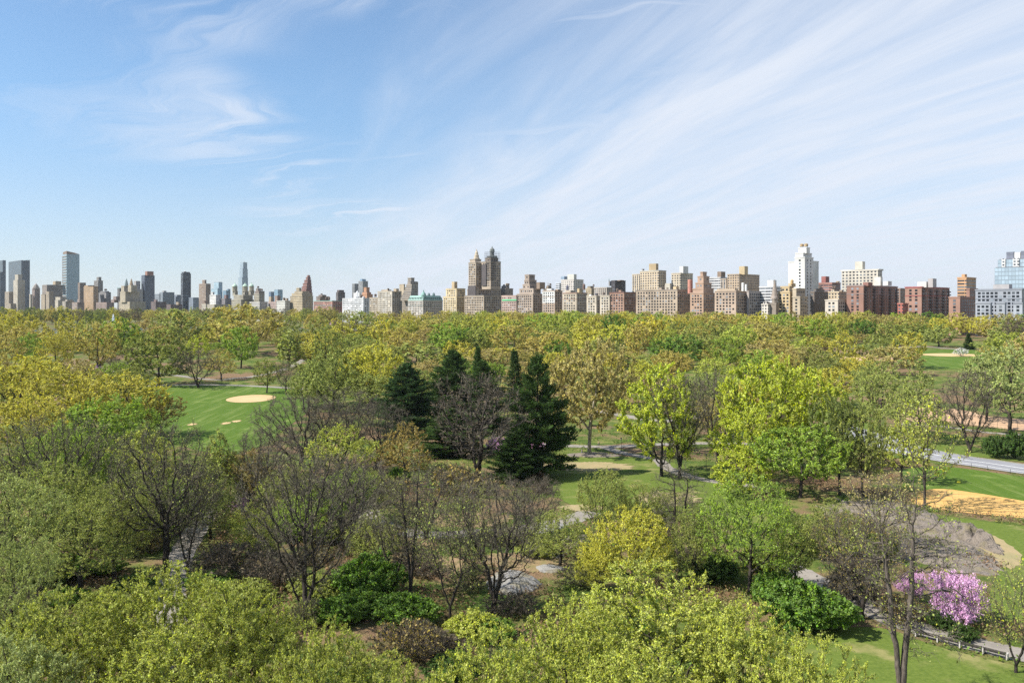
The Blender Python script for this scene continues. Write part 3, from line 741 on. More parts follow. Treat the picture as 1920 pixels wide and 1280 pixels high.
part('hoist_cabin', box_mesh('hoist_cabin', [prism_box(i['X']-NX*(i['s']+1.5), i['Y']-NY*(i['s']+1.5), 5, 4, 118, 124)]), MF['plain'], (0.1, 0.1, 0.1))
B('square beige block at the foot of the glass skyscraper', [(104, 113, 125, 557), (103, 109, 125, 563, -70)], CREAM, 'fine', back=-60)
B('grey-beige stepped block right of the glass skyscraper foot', [(117, 123, 139, 565), (122, 126, 137, 562)], (0.44, 0.38, 0.31), 'fine', back=-80)
B('plain brown tower half behind the orange-tan ribbed block', [(146, 150, 161, 530)], BROWN, 'fine', back=20)
B('orange-tan ribbed apartment block lit by the sun', [(157, 175, 185, 537), (158, 165, 177, 535)], (0.58, 0.38, 0.20), 'vertical', geo=False, short='orange-tan ribbed block', back=-30, cornice=(0.5, 0.33, 0.18))
B('pink-brown low block with pale bands beside the orange-tan one', [(135, 145, 158, 567), (145, 149, 154, 562)], (0.44, 0.33, 0.27), 'banded', back=-90)
B('slim grey-brown tower with a stepped crown', [(176, 184, 193, 526), (181, 185, 190, 519.5)], (0.30, 0.27, 0.24), 'vertical', short='slim stepped tower', back=40)
B('square grey block with a round roof tank', [(185, 199, 208, 548), (188, 196, 205, 546)], (0.29, 0.28, 0.28), 'fine', extras=[('tank', 198, 541, 5)], back=10)
B('low dark brick row between the ribbed block and the twin lantern block', [(180, 200, 214, 567), (208, 214, 222, 562), (212, 218, 226, 556)], (0.33, 0.24, 0.2), 'fine', back=-40)
B('dark block with a green roof edge', [(220, 224, 231, 540)], (0.17, 0.16, 0.15), 'fine', cornice=(0.1, 0.3, 0.24), back=20)
B('tan apartment house with twin lantern towers', [(223, 243, 273, 566), (225, 235, 262, 547, -34), (227, 232.5, 242, 536), (240, 246, 257, 535)], (0.52, 0.44, 0.31), 'fine', name='twin_towered_apartment_house', short='twin lantern block',
  extras=[('spire', 237, 521, 6.5, (0.20, 0.25, 0.25)), ('spire', 246.3, 521, 6.5, (0.36, 0.27, 0.17))], back=-30)
B('pale grey setback tower behind the twin lantern block', [(250, 256, 268, 542), (251, 255, 263, 527)], (0.45, 0.42, 0.40), 'fine', back=40)
B('brick and dark glass tower with a rounded brown top', [(265, 271, 290, 516)], (0.075, 0.09, 0.12), 'glass', name='residential_tower', short='brick and dark glass tower', extras=[('house', 272, 276, 288, 508.5, (0.33, 0.18, 0.13))], back=60)
B('grey-blue terraced block below the empty sky', [(290, 299, 311, 551), (299, 305, 327, 548)], (0.30, 0.34, 0.38), 'fine', extras=[('house', 304, 307, 312, 545, GREY)], back=30)
B('low dark brick row right of the brick and glass tower', [(283, 292, 312, 566), (312, 320, 342, 571, -50)], (0.17, 0.12, 0.11), 'fine', back=-45, tank=2)
B('tall slate-black banded office tower standing alone', [(339, 343, 358, 513), (340.5, 345, 356.5, 510)], (0.085, 0.095, 0.115), 'banded', name='office_tower', short='slate-black banded tower', extras=[('dome', 347, 507.5, 4, (0.7, 0.7, 0.7))], back=60)
B('small blue-grey blocks behind the slate-black tower foot', [(326, 332, 342, 553), (352, 362, 373, 558)], (0.26, 0.30, 0.36), 'fine', back=70)
B('brown ribbed tower with a square head, split into sunlit and shaded faces', [(373, 386, 395, 532), (379, 384, 387, 525)], (0.42, 0.31, 0.23), 'vertical', short='brown ribbed tower', back=30)
B('blue mirrored glass block right of the brown ribbed tower', [(396, 408, 417, 541), (401, 410, 417, 529)], GLASSL, 'glass', name='office_tower', short='blue mirrored block', back=80)
B('low blue glass block with a sloping roofline', [(418, 424, 432, 545), (425, 428, 432, 542)], (0.2, 0.3, 0.38), 'glass', name='office_tower', back=90)
B('bright white stepped block below the blue mirrored one', [(393, 405, 414, 553), (396, 399, 402, 548)], WHITE, 'fine', short='white stepped block', back=10)
B('low grey roof block with brick penthouses', [(412, 422, 434, 560)], (0.24, 0.22, 0.22), 'fine', extras=[('house', 420, 424, 428, 553, (0.2, 0.13, 0.12)), ('house', 413, 416, 421, 563, RED)], back=20)
B('low cream block with dark roof among far treetops', [(378, 386, 392, 570), (388, 402, 432, 571)], (0.5, 0.45, 0.36), 'fine', back=-20, tank=2)
rt, inf, part = B('slim silver glass skyscraper behind a domed apartment house', [(446.5, 454, 465, 520), (449, 455, 464.5, 504), (450, 456, 463.5, 492)], (0.30, 0.37, 0.43), 'glass', name='glass_skyscraper', cat='skyscraper', short='slim silver skyscraper', back=500, extras=[('spire', 458, 489.5, 1.5, GREY)])
B('grey-tan apartment house with three green-domed turrets', [(434, 452, 478, 562), (438, 456, 474, 553), (436, 441, 446, 546, 6), (454, 459, 466, 546, 6), (466, 470, 477, 545, 12), (476, 486, 496, 551, 10)], (0.40, 0.36, 0.27), 'fine',
  name='domed_apartment_house', short='three-domed apartment house', extras=[('dome', 440.3, 529, 9.5, (0.42, 0.55, 0.44)), ('dome', 459.6, 529, 9.5, (0.42, 0.55, 0.44)), ('dome', 471.5, 529, 9, (0.42, 0.55, 0.44))], back=-10)
B('stepped brown block with water tanks right of the domed house', [(478, 487, 496, 546), (480, 484, 489, 541)], (0.34, 0.28, 0.23), 'fine', extras=[('tank', 484, 536, 4), ('tank', 491, 541, 4)], back=30)
B('low pale block with a dark shaded side under the domed house', [(468, 487, 502, 566)], (0.56, 0.53, 0.49), 'fine', back=-30)
B('small dark blue glass tower beyond the rooftops', [(504, 508, 514, 547)], (0.10, 0.15, 0.22), 'glass', name='office_tower', back=700, short='small dark blue tower')
B('square pale blue glass tower beyond the rooftops', [(514, 521, 530, 543)], (0.22, 0.33, 0.42), 'glass', name='office_tower', back=650, short='pale blue square tower')
B('red brick block with white trim in the distance', [(503, 518, 520, 566)], (0.48, 0.36, 0.32), 'fine', back=-10, extras=[('house', 504, 508, 512, 556, TAN), ('house', 515, 520, 526, 554, (0.3, 0.22, 0.18))])
B('white block with a dark right-hand face before the art deco tower', [(518.5, 534.5, 544, 564)], (0.66, 0.64, 0.58), 'fine', tank=3, back=-14)
B('tan art deco apartment house with a slim central tower', [(544, 567, 587, 555), (547, 566, 584, 550), (552, 567, 580, 546), (555.5, 561, 565, 540)], (0.52, 0.42, 0.27), 'fine', name='art_deco_apartment_house', short='tan art deco house')
zig = [(563.5, 574, 586, 549), (564.5, 574, 585, 543), (566, 575, 584.5, 537), (568, 575.5, 584, 531), (570.5, 576.5, 583.5, 525), (573.5, 577, 582.5, 520), (575.5, 578, 581.5, 516)]
B('red-brown ziggurat tower narrowing in ragged steps', zig, (0.33, 0.17, 0.13), 'fine', name='stepped_tower', short='red-brown ziggurat', back=60)
B('brown rooftops with tanks above a red and white front', [(593, 600, 618, 556), (597, 604, 612, 553)], (0.33, 0.25, 0.2), 'fine', extras=[('tank', 603, 550, 4)], back=60)
B('small dark tower with a stepped top', [(630, 634, 647, 548), (632, 636, 645, 544)], (0.16, 0.12, 0.11), 'vertical', back=220, short='small dark stepped tower')
B('red brick block with white trim and a green cornice', [(588, 623, 642, 564)], (0.44, 0.24, 0.19), 'banded', geo=True, cornice=(0.25, 0.42, 0.36), short='red and white block', tank=3)
# centre
B('white block of even windows with a small columned roof pavilion', [(642, 681, 693, 559)], (0.74, 0.74, 0.74), geo=True, short='white block with roof pavilion', cornice=(0.7, 0.7, 0.7),
  extras=[('house', 663, 674, 677, 549, (0.70, 0.69, 0.66)), ('spire', 670, 544, 12, (0.70, 0.70, 0.70))], tank=2)
B('far tower with a dark blue right face', [(660, 665, 672, 532)], (0.30, 0.30, 0.30), 'vertical', name='residential_tower', back=620, short='far two-tone tower')
B('far grey tower with a blue glass cap', [(672, 680, 690, 527)], (0.36, 0.36, 0.36), 'vertical', name='residential_tower', back=600, extras=[('house', 675, 679, 686, 523, (0.2, 0.3, 0.4), 'glass')], short='blue-capped grey tower')
B('orange brick stepped rooftop block behind the white one', [(677, 688, 699, 552), (679, 688, 696, 548), (682, 687, 693, 539)], (0.48, 0.26, 0.15), 'plain', back=40, short='orange brick rooftop')
B('beige block with shallow bays between white and cream blocks', [(693, 707, 709, 558)], (0.50, 0.42, 0.32), geo=True, back=2, tank=1)
B('cream block with a wide shaded right face and roof pots', [(708, 735, 753, 546)], (0.56, 0.50, 0.41), geo=True, short='cream block with shaded face', extras=[('house', 715, 727, 734, 543, TAN), ('tank', 728, 540, 4), ('house', 738, 743, 748, 541, TAN)])
ter = [(748, 768, 784, 563)]+[(749+2.1*k, 769+0.5*k, 784, 563-5.0*k, 4+2.5*k) for k in range(1, 7)]+[(764, 770, 784, 528, 24), (764.5, 771, 777, 521, 28)]
B('brown terraced apartment block climbing in balconies to the right', ter, (0.38, 0.32, 0.25), 'fine', name='terraced_apartment_block', short='brown terraced block', back=14)
B('plain tan tower head left of the terraced block', [(749, 757, 759.5, 533)], (0.50, 0.41, 0.29), 'plain', back=120)
rt, inf, part = B('pale apartment house under a green copper mansard roof', [(765, 793, 830, 563)], (0.56, 0.51, 0.44), geo=True, name='mansard_apartment_house', short='green mansard house', cornice=(0.42, 0.46, 0.41), back=-4)
i = inf[0]
v, f, u = prism_box(i['X'], i['Y'], i['s'], i['w'], i['z1']+0.5, i['z1']+7.5); vi, _, _ = prism_box(i['X'], i['Y'], i['s'], i['w'], i['z1'], i['z1']+7.5, -2.6)
me = bpy.data.meshes.new('mansard_roof'); me.from_pydata(v[:4]+vi[4:], [], f); me.update(); part('mansard_roof', me, M_OBJ, (0.26, 0.40, 0.35))
for k in range(9):
    t = (k+0.7)*i['s']/9.4
    part('dormer', box_mesh('dormer', [prism_box(i['X']-NX*t+WX*0.4, i['Y']-NY*t+WY*0.4, 1.6, 2.5, i['z1']+1.4, i['z1']+4.6)]), MF['plain'], (0.10, 0.14, 0.14))
for k in range(10):
    t = (k+0.6)*i['w']/10.4
    part('dormer', box_mesh('dormer', [prism_box(i['X']+WX*t-NX*0.4, i['Y']+WY*t-NY*0.4, 2.5, 1.6, i['z1']+1.4, i['z1']+4.6)]), MF['plain'], (0.10, 0.14, 0.14))
part('cupola', lathe('cupola', [(4.2, 0), (4.2, 4), (4.4, 4.1), (3.4, 7), (1.8, 9), (1.0, 9.4), (0.9, 11), (0.1, 13.5)], 10, (i['X']+WX*5-NX*5, i['Y']+WY*5-NY*5, i['z1']+3.5)), M_OBJ, (0.22, 0.36, 0.32))
for px_, yt_ in ((804, 547), (813, 548)):
    Yk = (AVE+30)/(WX*(px_-CX)/F+WY); part('roof_lantern', lathe('roof_lantern', [(2.2, 0), (2.2, 3), (1.3, 4.6), (0.1, 5.6)], 10, ((px_-CX)/F*Yk, Yk, i['z1']+7)), M_OBJ, (0.13, 0.17, 0.17))
B('yellow-tan setback block with a square tower house, left of the twin-spired giant', [(831, 856, 873, 556), (836, 856, 872.5, 541)], (0.62, 0.50, 0.31), geo=True, short='yellow-tan block', extras=[('house', 847, 852, 857.5, 528, (0.60, 0.46, 0.28))], back=2)
# the twin-towered landmark
rt, inf, part = B('huge tan apartment house with two spired towers, one of them under scaffolding', [(871, 907, 941, 554), (876, 893, 939, 542), (878.5, 892, 907, 492), (903.5, 920, 939, 490), (890, 904, 913, 491, 16, 50), (881, 891, 902, 486), (910, 920, 934, 483)], (0.46, 0.37, 0.28),
  geo=True, name='twin_spired_apartment_house', short='twin-spired giant', win=(3.6, 3.4), cornice=(0.40, 0.34, 0.27))
T1, T2 = inf[5], inf[6]
for T, prof, col in ((T1, [(5.0, 0), (5.0, 2.5), (3.6, 2.8), (3.6, 7), (2.5, 7.4), (2.3, 11), (1.3, 12.5), (0.9, 14), (0.15, 16.5)], (0.48, 0.40, 0.29)), (T2, [(8.0, 0), (8.0, 3), (4.6, 3.3), (3.4, 3.6), (3.3, 8.5), (3.9, 8.7), (3.7, 12.5), (2.4, 14), (1.0, 15), (0.15, 18)], (0.16, 0.17, 0.16))):
    part('spire', lathe('spire', prof, 8, (T['X']-NX*T['s']*.5+WX*8, T['Y']-NY*T['s']*.5+WY*8, T['z1']-0.3), .39), M_OBJ, col)
S = inf[3]
def scaffold_part(X, Y, s, w, z0, z1):
    bx = []
    for a in np.arange(0, s+.1, 3.0): bx.append(prism_box(X-NX*a, Y-NY*a, .25, .25, z0, z1))
    for b in np.arange(0, w+.1, 3.0): bx.append(prism_box(X+WX*b, Y+WY*b, .25, .25, z0, z1))
    for z in np.arange(z0+2, z1+.1, 2.4): bx.append(prism_box(X, Y, s, .3, z, z+.3)); bx.append(prism_box(X+WX*.3, Y+WY*.3, .3, w-.4, z, z+.3))
    return box_mesh('scaffold', bx)
part('scaffold', scaffold_part(S['X']+NX*.9-WX*.9, S['Y']+NY*.9-WY*.9, S['s']*0.62, 9, S['z0']+12, S['z1']+1), M_OBJ, (0.07, 0.06, 0.065))
part('scaffold', scaffold_part(T2['X']+NX*1.2-WX*1.2, T2['Y']+NY*1.2-WY*1.2, T2['s']+2, 18, T2['z1']-6, T2['z1']+8), M_OBJ, (0.05, 0.045, 0.06))
part('scaffold_netting', box_mesh('scaffold_netting', [prism_box(inf[1]['X']-WX*1.5, inf[1]['Y']-WY*1.5, inf[1]['s']*.85, 1.2, inf[1]['z1']-10, inf[1]['z1']+5), prism_box(S['X']-NX*S['s']*.45-WX*1.3, S['Y']-NY*S['s']*.45-WY*1.3, S['s']*.5, 1.0, S['z0']+5, S['z1']-4)]), MF['plain'], (0.10, 0.085, 0.085))
B('low pink block with bright green netting across one storey', [(940.5, 968, 970, 554)], (0.52, 0.38, 0.32), geo=True, short='pink block with green netting', back=-2)
rt, inf, part = B('brown stepped rear block right of the twin-spired giant', [(934, 948, 962, 541), (940, 950, 955, 536)], (0.36, 0.29, 0.23), 'fine', back=60, extras=[('tank', 953, 531, 5), ('tank', 945, 533, 4), ('house', 948, 952, 954, 531, YTAN)])
i = BLD[-1]
Xn, Yn, sn, wn_ = foot(941, 968.2, 970, -2.6); e0 = [o for o in COL.objects if o.name.startswith('apartment_building') and o.get('label', '').startswith('low pink block')][0]
nm = box_mesh('netting', [prism_box(Xn, Yn, sn, 0.3, zat(563.5, Yn), zat(561, Yn))]); nm.transform(Matrix.Translation(-e0.location)); link('netting', nm, e0, (MF['plain'],), (0.12, 0.55, 0.25))
# right of centre
B('brown art deco tower of clustered setbacks', [(969, 999, 1017, 551), (974, 1000, 1014, 541), (980, 993, 1010, 533), (983, 992, 1006, 525), (984, 992, 1003, 515)], (0.43, 0.34, 0.27), geo=True, name='art_deco_apartment_house', short='brown art deco tower', win=(3.8, 3.4),
  extras=[('house', 1006, 1012, 1022, 529, BROWN)])
B('brown penthouse block with chimneys behind the white-topped block', [(1019, 1028, 1038, 541), (1024, 1028, 1034, 536)], (0.37, 0.29, 0.21), 'fine', extras=[('spire', 1027.5, 528, 1.6, BROWN), ('tank', 1032, 531, 4)], back=70)
rt, inf, part = B('brick block whose upper storeys are white, with a blank brown side', [(1017, 1040, 1054.5, 545)], (0.47, 0.36, 0.28), geo=True, short='white-topped brick block', extras=[('house', 1025, 1034, 1039, 541, WHITE), ('house', 1041, 1046, 1051, 542, BROWN)], back=4)
i = inf[0]; part('white_upper_storeys', box_mesh('white_upper_storeys', [prism_box(i['X']-WX*.06, i['Y']-WY*.06, i['s'], .05, i['z1']-16, i['z1']-.8)]), MF['plain'], (0.74, 0.73, 0.70))
B('white and pink gridded tower with a broad cream penthouse', [(1052, 1076, 1094, 524)], (0.68, 0.62, 0.56), 'punched', name='residential_tower', short='white gridded tower', back=160, extras=[('house', 1064, 1076, 1081, 514, (0.68, 0.66, 0.58)), ('house', 1052, 1058, 1064, 518, (0.25, 0.32, 0.4), 'glass')])
B('small blue-windowed white block behind rooftops', [(1042, 1049, 1052, 531)], (0.62, 0.64, 0.68), 'banded', back=240)
B('beige brick block with an even grid of dark windows and roof garden', [(1055, 1081, 1101, 549)], (0.52, 0.44, 0.34), geo=True, short='beige gridded block', cornice=(0.36, 0.22, 0.16), extras=[('house', 1060, 1070, 1079, 544, (0.5, 0.42, 0.32)), ('tank', 1095, 531, 5, (0.16, 0.1, 0.08)), ('tank', 1064, 534, 5, (0.12, 0.12, 0.16)), ('house', 1082, 1086, 1091, 541, YTAN)])
B('tan rooftop block with sunny penthouses', [(1098, 1109, 1118, 541), (1101, 1107, 1114, 537)], (0.56, 0.45, 0.29), 'fine', back=90, extras=[('tank', 1113, 533, 3.5)])
B('pale striped block rising behind low beige fronts', [(1114, 1138, 1148, 539)], (0.54, 0.47, 0.39), 'vertical', back=80, short='pale striped block')
B('small beige block with a heavy string course, left of a pair', [(1100, 1118, 1125, 555)], (0.56, 0.49, 0.39), geo=True, extras=[('house', 1105, 1108, 1111, 552, WHITE), ('tank', 1119, 549, 5, (0.1, 0.09, 0.1))])
B('small beige block with a heavy string course, right of a pair', [(1125, 1143, 1145, 554)], (0.56, 0.49, 0.39), geo=True, back=1.5, tank=1)
B('dark scaffolded tower with a thin flue at its left', [(1146, 1153, 1173, 526)], (0.095, 0.085, 0.09), 'fine', name='residential_tower', back=110, extras=[('house', 1141, 1143, 1150, 536, GREY), ('spire', 1142, 522, 1.8, (0.15, 0.22, 0.22)), ('house', 1157, 1163, 1170, 525, BROWN)], short='dark scaffolded tower')
B('red-brown brick block with a dark shaded side', [(1143, 1170, 1192.5, 548)], (0.38, 0.235, 0.17), geo=True, short='red-brown brick block', cornice=(0.26, 0.13, 0.1), tank=3, back=3)
B('tan tower with balcony columns and a big square penthouse', [(1200, 1235, 1249, 507)], (0.62, 0.50, 0.35), 'punched', name='residential_tower', short='tan balcony tower', back=110, extras=[('house', 1217, 1230, 1234.5, 494, (0.50, 0.38, 0.22)), ('house', 1203, 1205, 1208, 504, GREY)], cornice=(0.66, 0.62, 0.52))
B('lower tan wing with striped windows beside the balcony tower', [(1185.5, 1200, 1203, 514)], (0.62, 0.52, 0.38), 'vertical', back=135)
B('very wide brown brick block of seventeen window columns', [(1192.5, 1270, 1294, 543)], (0.45, 0.355, 0.265), geo=True, short='very wide brown block', cornice=(0.33, 0.27, 0.22), tank=4, extras=[('house', 1247, 1256, 1259, 531, (0.6, 0.55, 0.45)), ('house', 1262, 1268, 1273, 537, YTAN)])
B('cream tower with a white penthouse above the wide brown block', [(1259, 1276, 1299, 512)], (0.66, 0.56, 0.42), 'punched', name='residential_tower', short='cream tower', back=130, extras=[('house', 1274, 1281, 1290.5, 499, (0.76, 0.75, 0.72))])
B('art deco brick tower with white stripes and a dark crown', [(1294, 1319, 1341, 549), (1299, 1319, 1338, 541), (1304, 1319, 1334, 530), (1308, 1319, 1330, 518), (1313, 1318, 1325, 510)], (0.46, 0.31, 0.22), 'vertical', geo=True, name='art_deco_apartment_house', short='striped art deco tower', win=(3.6, 3.3), back=4, extras=[('drum', 1294, 524, 9, (0.45, 0.2, 0.15))])
B('white banded block with a brown penthouse', [(1330, 1351, 1364, 520)], (0.72, 0.70, 0.68), 'banded', short='white banded block', back=120, extras=[('house', 1345, 1352, 1360, 509, BROWN)])
B('small arcaded tan tower before the white banded block', [(1351, 1362, 1368, 523)], (0.5, 0.41, 0.32), 'vertical', back=80)
B('tan tower with a wide dark balcony face and a square penthouse', [(1364, 1386, 1424, 514)], (0.50, 0.38, 0.26), 'fine', name='residential_tower', short='tan tower with dark face', back=70, extras=[('house', 1386, 1396, 1402.5, 499, (0.60, 0.47, 0.28))])
B('wide pinkish brick block with evenly spaced windows', [(1340, 1380, 1403, 545)], (0.49, 0.37, 0.28), geo=True, short='wide pinkish block', cornice=(0.55, 0.42, 0.31), extras=[('house', 1344, 1378, 1384, 541, (0.56, 0.43, 0.30)), ('drum', 1393, 530, 5, WHITE), ('drum', 1399, 533, 4, WHITE)], back=-2)
B('grey shaded block right of the wide pinkish one', [(1400, 1404, 1428, 546)], (0.44, 0.39, 0.36), geo=True, back=16)
B('white and blue-grey slab with a white penthouse', [(1424, 1450, 1466, 537)], (0.70, 0.70, 0.70), 'banded', short='white and blue slab', back=40, extras=[('house', 1439, 1450, 1456, 525, WHITE), ('spire', 1442, 522, 2, DARK)])
rt, inf, part = B('dark stone church steeple with a pointed spire', [(1443, 1455, 1461, 569)], (0.30, 0.25, 0.2), 'plain', name='church', cat='church', short='church steeple', extras=[('dome', 1452.5, 552, 10, (0.24, 0.2, 0.17))], back=-12)
Yc = (AVE-4)/(WX*(1452.5-CX)/F+WY)
part('spire', lathe('spire', [(4.6, 0), (3.4, 3), (0.15, 20)], 8, ((1452.5-CX)/F*Yc, Yc, zat(560, Yc)), .39), M_OBJ, (0.27, 0.22, 0.18))
B('low pale front at the foot of the church steeple', [(1428, 1440, 1446, 570), (1431, 1438, 1443, 566)], (0.66, 0.6, 0.52), 'fine', back=-16)
B('yellow-tan stepped block with a round roof tower', [(1459, 1481, 1489, 547), (1464, 1480, 1488, 537)], YTAN, geo=True, short='yellow-tan stepped block', extras=[('tank', 1485, 523, 6, (0.5, 0.33, 0.15)), ('house', 1478, 1486, 1492, 531, YTAN)])
B('cream and dark brown stepped block below the white tower', [(1486, 1500, 1514, 556), (1486, 1493, 1510, 541, -4)], (0.56, 0.46, 0.33), geo=True, back=-8)
B('tall white setback tower crowned by two wooden water tanks', [(1490, 1509, 1525, 482), (1491.5, 1506, 1522, 474), (1497, 1512, 1518.5, 464)], (0.78, 0.76, 0.71), 'vertical', geo=True, name='residential_tower', short='tall white tower', win=(7.0, 3.4), back=50,
  extras=[('tank', 1503.5, 456.5, 7.2, (0.42, 0.30, 0.16)), ('tank', 1511.5, 456, 7.2, (0.42, 0.30, 0.16))])
B('white slab standing behind the tall white tower', [(1478, 1518, 1535, 489)], (0.78, 0.76, 0.72), 'plain', name='residential_tower', back=120, extras=[('house', 1487, 1488, 1491, 491, (0.25, 0.4, 0.36), 'glass')])
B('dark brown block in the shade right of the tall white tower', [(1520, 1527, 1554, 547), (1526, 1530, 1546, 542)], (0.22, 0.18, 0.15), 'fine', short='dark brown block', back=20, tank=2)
B('distant red brick block with a square red penthouse', [(1534, 1560, 1576, 530)], (0.40, 0.21, 0.17), 'banded', back=190, extras=[('house', 1540, 1548, 1555, 518, (0.34, 0.13, 0.11)), ('tank', 1571, 527, 7, (0.4, 0.28, 0.16))])
B('beige block with rooftop clutter left of the brick slab', [(1553, 1573, 1588, 547), (1558, 1564, 1570, 543)], (0.58, 0.47, 0.32), 'fine', tank=3, back=30)
B('low white apartment house with balconies among the far trees', [(1547, 1571, 1588, 562)], (0.62, 0.54, 0.45), geo=True, short='low white house', back=-20)
B('cream slab tower under a thin overhanging roof', [(1578, 1646, 1654, 506)], (0.66, 0.60, 0.50), 'punched', name='residential_tower', short='cream slab tower', back=110, extras=[('house', 1603, 1617, 1622, 490, (0.70, 0.65, 0.54)), ('house', 1576, 1648, 1656.5, 504, (0.70, 0.66, 0.58))])
B('red brick slab with a long dark side below the cream slab tower', [(1587.5, 1619, 1683, 535)], (0.36, 0.20, 0.15), geo=True, short='red brick slab', win=(5.2, 2.9), cornice=(0.4, 0.3, 0.27), extras=[('house', 1639, 1651, 1655, 519, (0.72, 0.68, 0.62)), ('house', 1656, 1665, 1672, 527, WHITE), ('house', 1618, 1628, 1636, 529, (0.3, 0.15, 0.12))], back=-6)
B('small brown block filling the gap between two brick slabs', [(1681, 1688, 1698, 541)], (0.36, 0.25, 0.2), 'fine', back=120, extras=[('house', 1684, 1690, 1697, 550, YTAN)])
B('little red brick house with white windows in the gap between slabs', [(1683, 1693, 1703, 569)], (0.48, 0.16, 0.12), 'fine', back=-25)
B('second red brick slab with stacked balconies on its dark side', [(1697, 1728, 1780, 538)], (0.38, 0.22, 0.165), geo=True, short='balconied brick slab', win=(5.2, 2.9), cornice=(0.42, 0.12, 0.11), extras=[('house', 1740, 1749, 1756, 522, (0.5, 0.45, 0.44)), ('house', 1720, 1737, 1740, 528, (0.7, 0.67, 0.64))], back=-6)
B('orange brick tower with balconies at its corners', [(1795, 1812, 1830, 520)], (0.62, 0.36, 0.19), 'banded', name='residential_tower', short='orange brick tower', back=120, extras=[('house', 1803, 1809, 1813, 514, (0.66, 0.37, 0.18))])
B('low red-brown brick block before the orange tower', [(1779, 1800, 1831, 557), (1812, 1818, 1833, 541, 60)], (0.40, 0.23, 0.17), geo=True, short='low red-brown block', win=(4.6, 2.9), back=-4)
B('wide modern grey block with glass bays', [(1829, 1916, 1936, 542), (1829, 1857, 1860, 568, -14), (1868, 1884, 1887, 568, -14), (1900, 1917, 1921, 568, -14)], (0.37, 0.39, 0.43), 'punched', geo=True, name='modern_apartment_block', short='wide modern grey block', win=(3.4, 3.0), cornice=(0.32, 0.34, 0.38), extras=[('house', 1862, 1892, 1898, 533, (0.45, 0.43, 0.43))], back=0)
rt, inf, part = B('pale blue glass tower with white piers, cut by the right edge', [(1865, 1932, 1950, 500), (1871, 1932, 1948, 485, 92)], (0.32, 0.40, 0.46), 'glass', name='glass_tower', cat='skyscraper', short='pale blue glass tower', back=90, extras=[('house', 1887, 1901, 1902, 472, (0.17, 0.18, 0.22), 'glass'), ('house', 1902, 1913, 1914, 473, (0.74, 0.72, 0.70)), ('house', 1914, 1930, 1936, 470, (0.17, 0.18, 0.22), 'glass')])
i = inf[1]
for a, b in ((1878, 1885), (1899, 1911)):
    X, Y, s, w = foot(a, b, b+0.5, 91.0); part('white_pier', box_mesh('white_pier', [prism_box(X, Y, s, 1.2, 20, i['z1']+1)]), MF['fine'], (0.76, 0.75, 0.73))

# stacked balconies on the long shaded sides of the two brick slabs
for o in list(COL.objects):
    if o.get('label', '') in ('red brick slab with a long dark side below the cream slab tower', 'second red brick slab with stacked balconies on its dark side'):
        args = (1587.5, 1619, 1683, -6, 535) if o['label'].startswith('red') else (1697, 1728, 1780, -6, 538)
        X, Y, s_, w_ = foot(*args[:4]); zt = zat(args[4], Y)
        for fr in (0.03, 0.27, 0.50, 0.73, 0.93):
            bx = [prism_box(X+WX*(w_*fr)+NX*0.05, Y+WY*(w_*fr)+NY*0.05, 0.1, 5.5, 18, zt-1.5)]
            for z in np.arange(18.5, zt-2, 2.9): bx.append(prism_box(X+WX*(w_*fr)+NX*1.5, Y+WY*(w_*fr)+NY*1.5, 1.4, 5.2, z, z+1.0))
            me = box_mesh('balcony_stack', bx); me.transform(Matrix.Translation(-o.location)); link('balcony_stack', me, o, (MF['plain'],), (0.17, 0.12, 0.105))
# ---------------------------------------------------------------- ground, water, fields, paths
def smooth_line(pts, n=10):
    """Catmull-Rom through world points"""
    P = [np.array(p, float) for p in pts]; P = [2*P[0]-P[1]]+P+[2*P[-1]-P[-2]]; out = []
    for i in range(1, len(P)-2):
        for k in range(n):
            t = k/n; a, b, c, d = P[i-1:i+3]
            out.append(0.5*((2*b)+(-a+c)*t+(2*a-5*b+4*c-d)*t*t+(-a+3*b-3*c+d)*t**3))
    out.append(P[-2]); return np.array(out)
KEEP_OUT = []
def structure(name, me, mat, kind='structure'):
    o = link(name, me, None, (mat,)); tag(o, kind=kind); return o
def build_ground():
    xs = np.concatenate([np.linspace(-9000, -1600, 12), np.linspace(-1500, -420, 60), np.linspace(-400, 400, 161), np.linspace(420, 1500, 60), np.linspace(1600, 9000, 12)])
    ys = np.concatenate([np.linspace(-300, 60, 10), np.linspace(70, 300, 93), np.linspace(305, 1400, 190), np.linspace(1420, 3000, 40), np.linspace(3200, 12000, 14)])
    Xg, Yg = np.meshgrid(xs, ys); Zg = ground(Xg, Yg)
    nx, ny = len(xs), len(ys); idx = np.arange(nx*ny).reshape(ny, nx)
    f = np.stack([idx[:-1, :-1], idx[:-1, 1:], idx[1:, 1:], idx[1:, :-1]], -1).reshape(-1, 4)
    me = np_mesh('ground', np.stack([Xg, Yg, Zg], -1).reshape(-1, 3), [(f, 0)], smooth_mat=(0,)); structure('ground', me, M_GROUND)
build_ground()
n = 64; me = lathe('water', [(1, 0), (1, 0.01)], n); 
me.transform(Matrix.Translation((RES_C[0], RES_C[1], RES_Z)) @ Matrix.Diagonal((RES_R[0]+22, RES_R[1]+22, 1, 1))); structure('water', me, M_WATER)

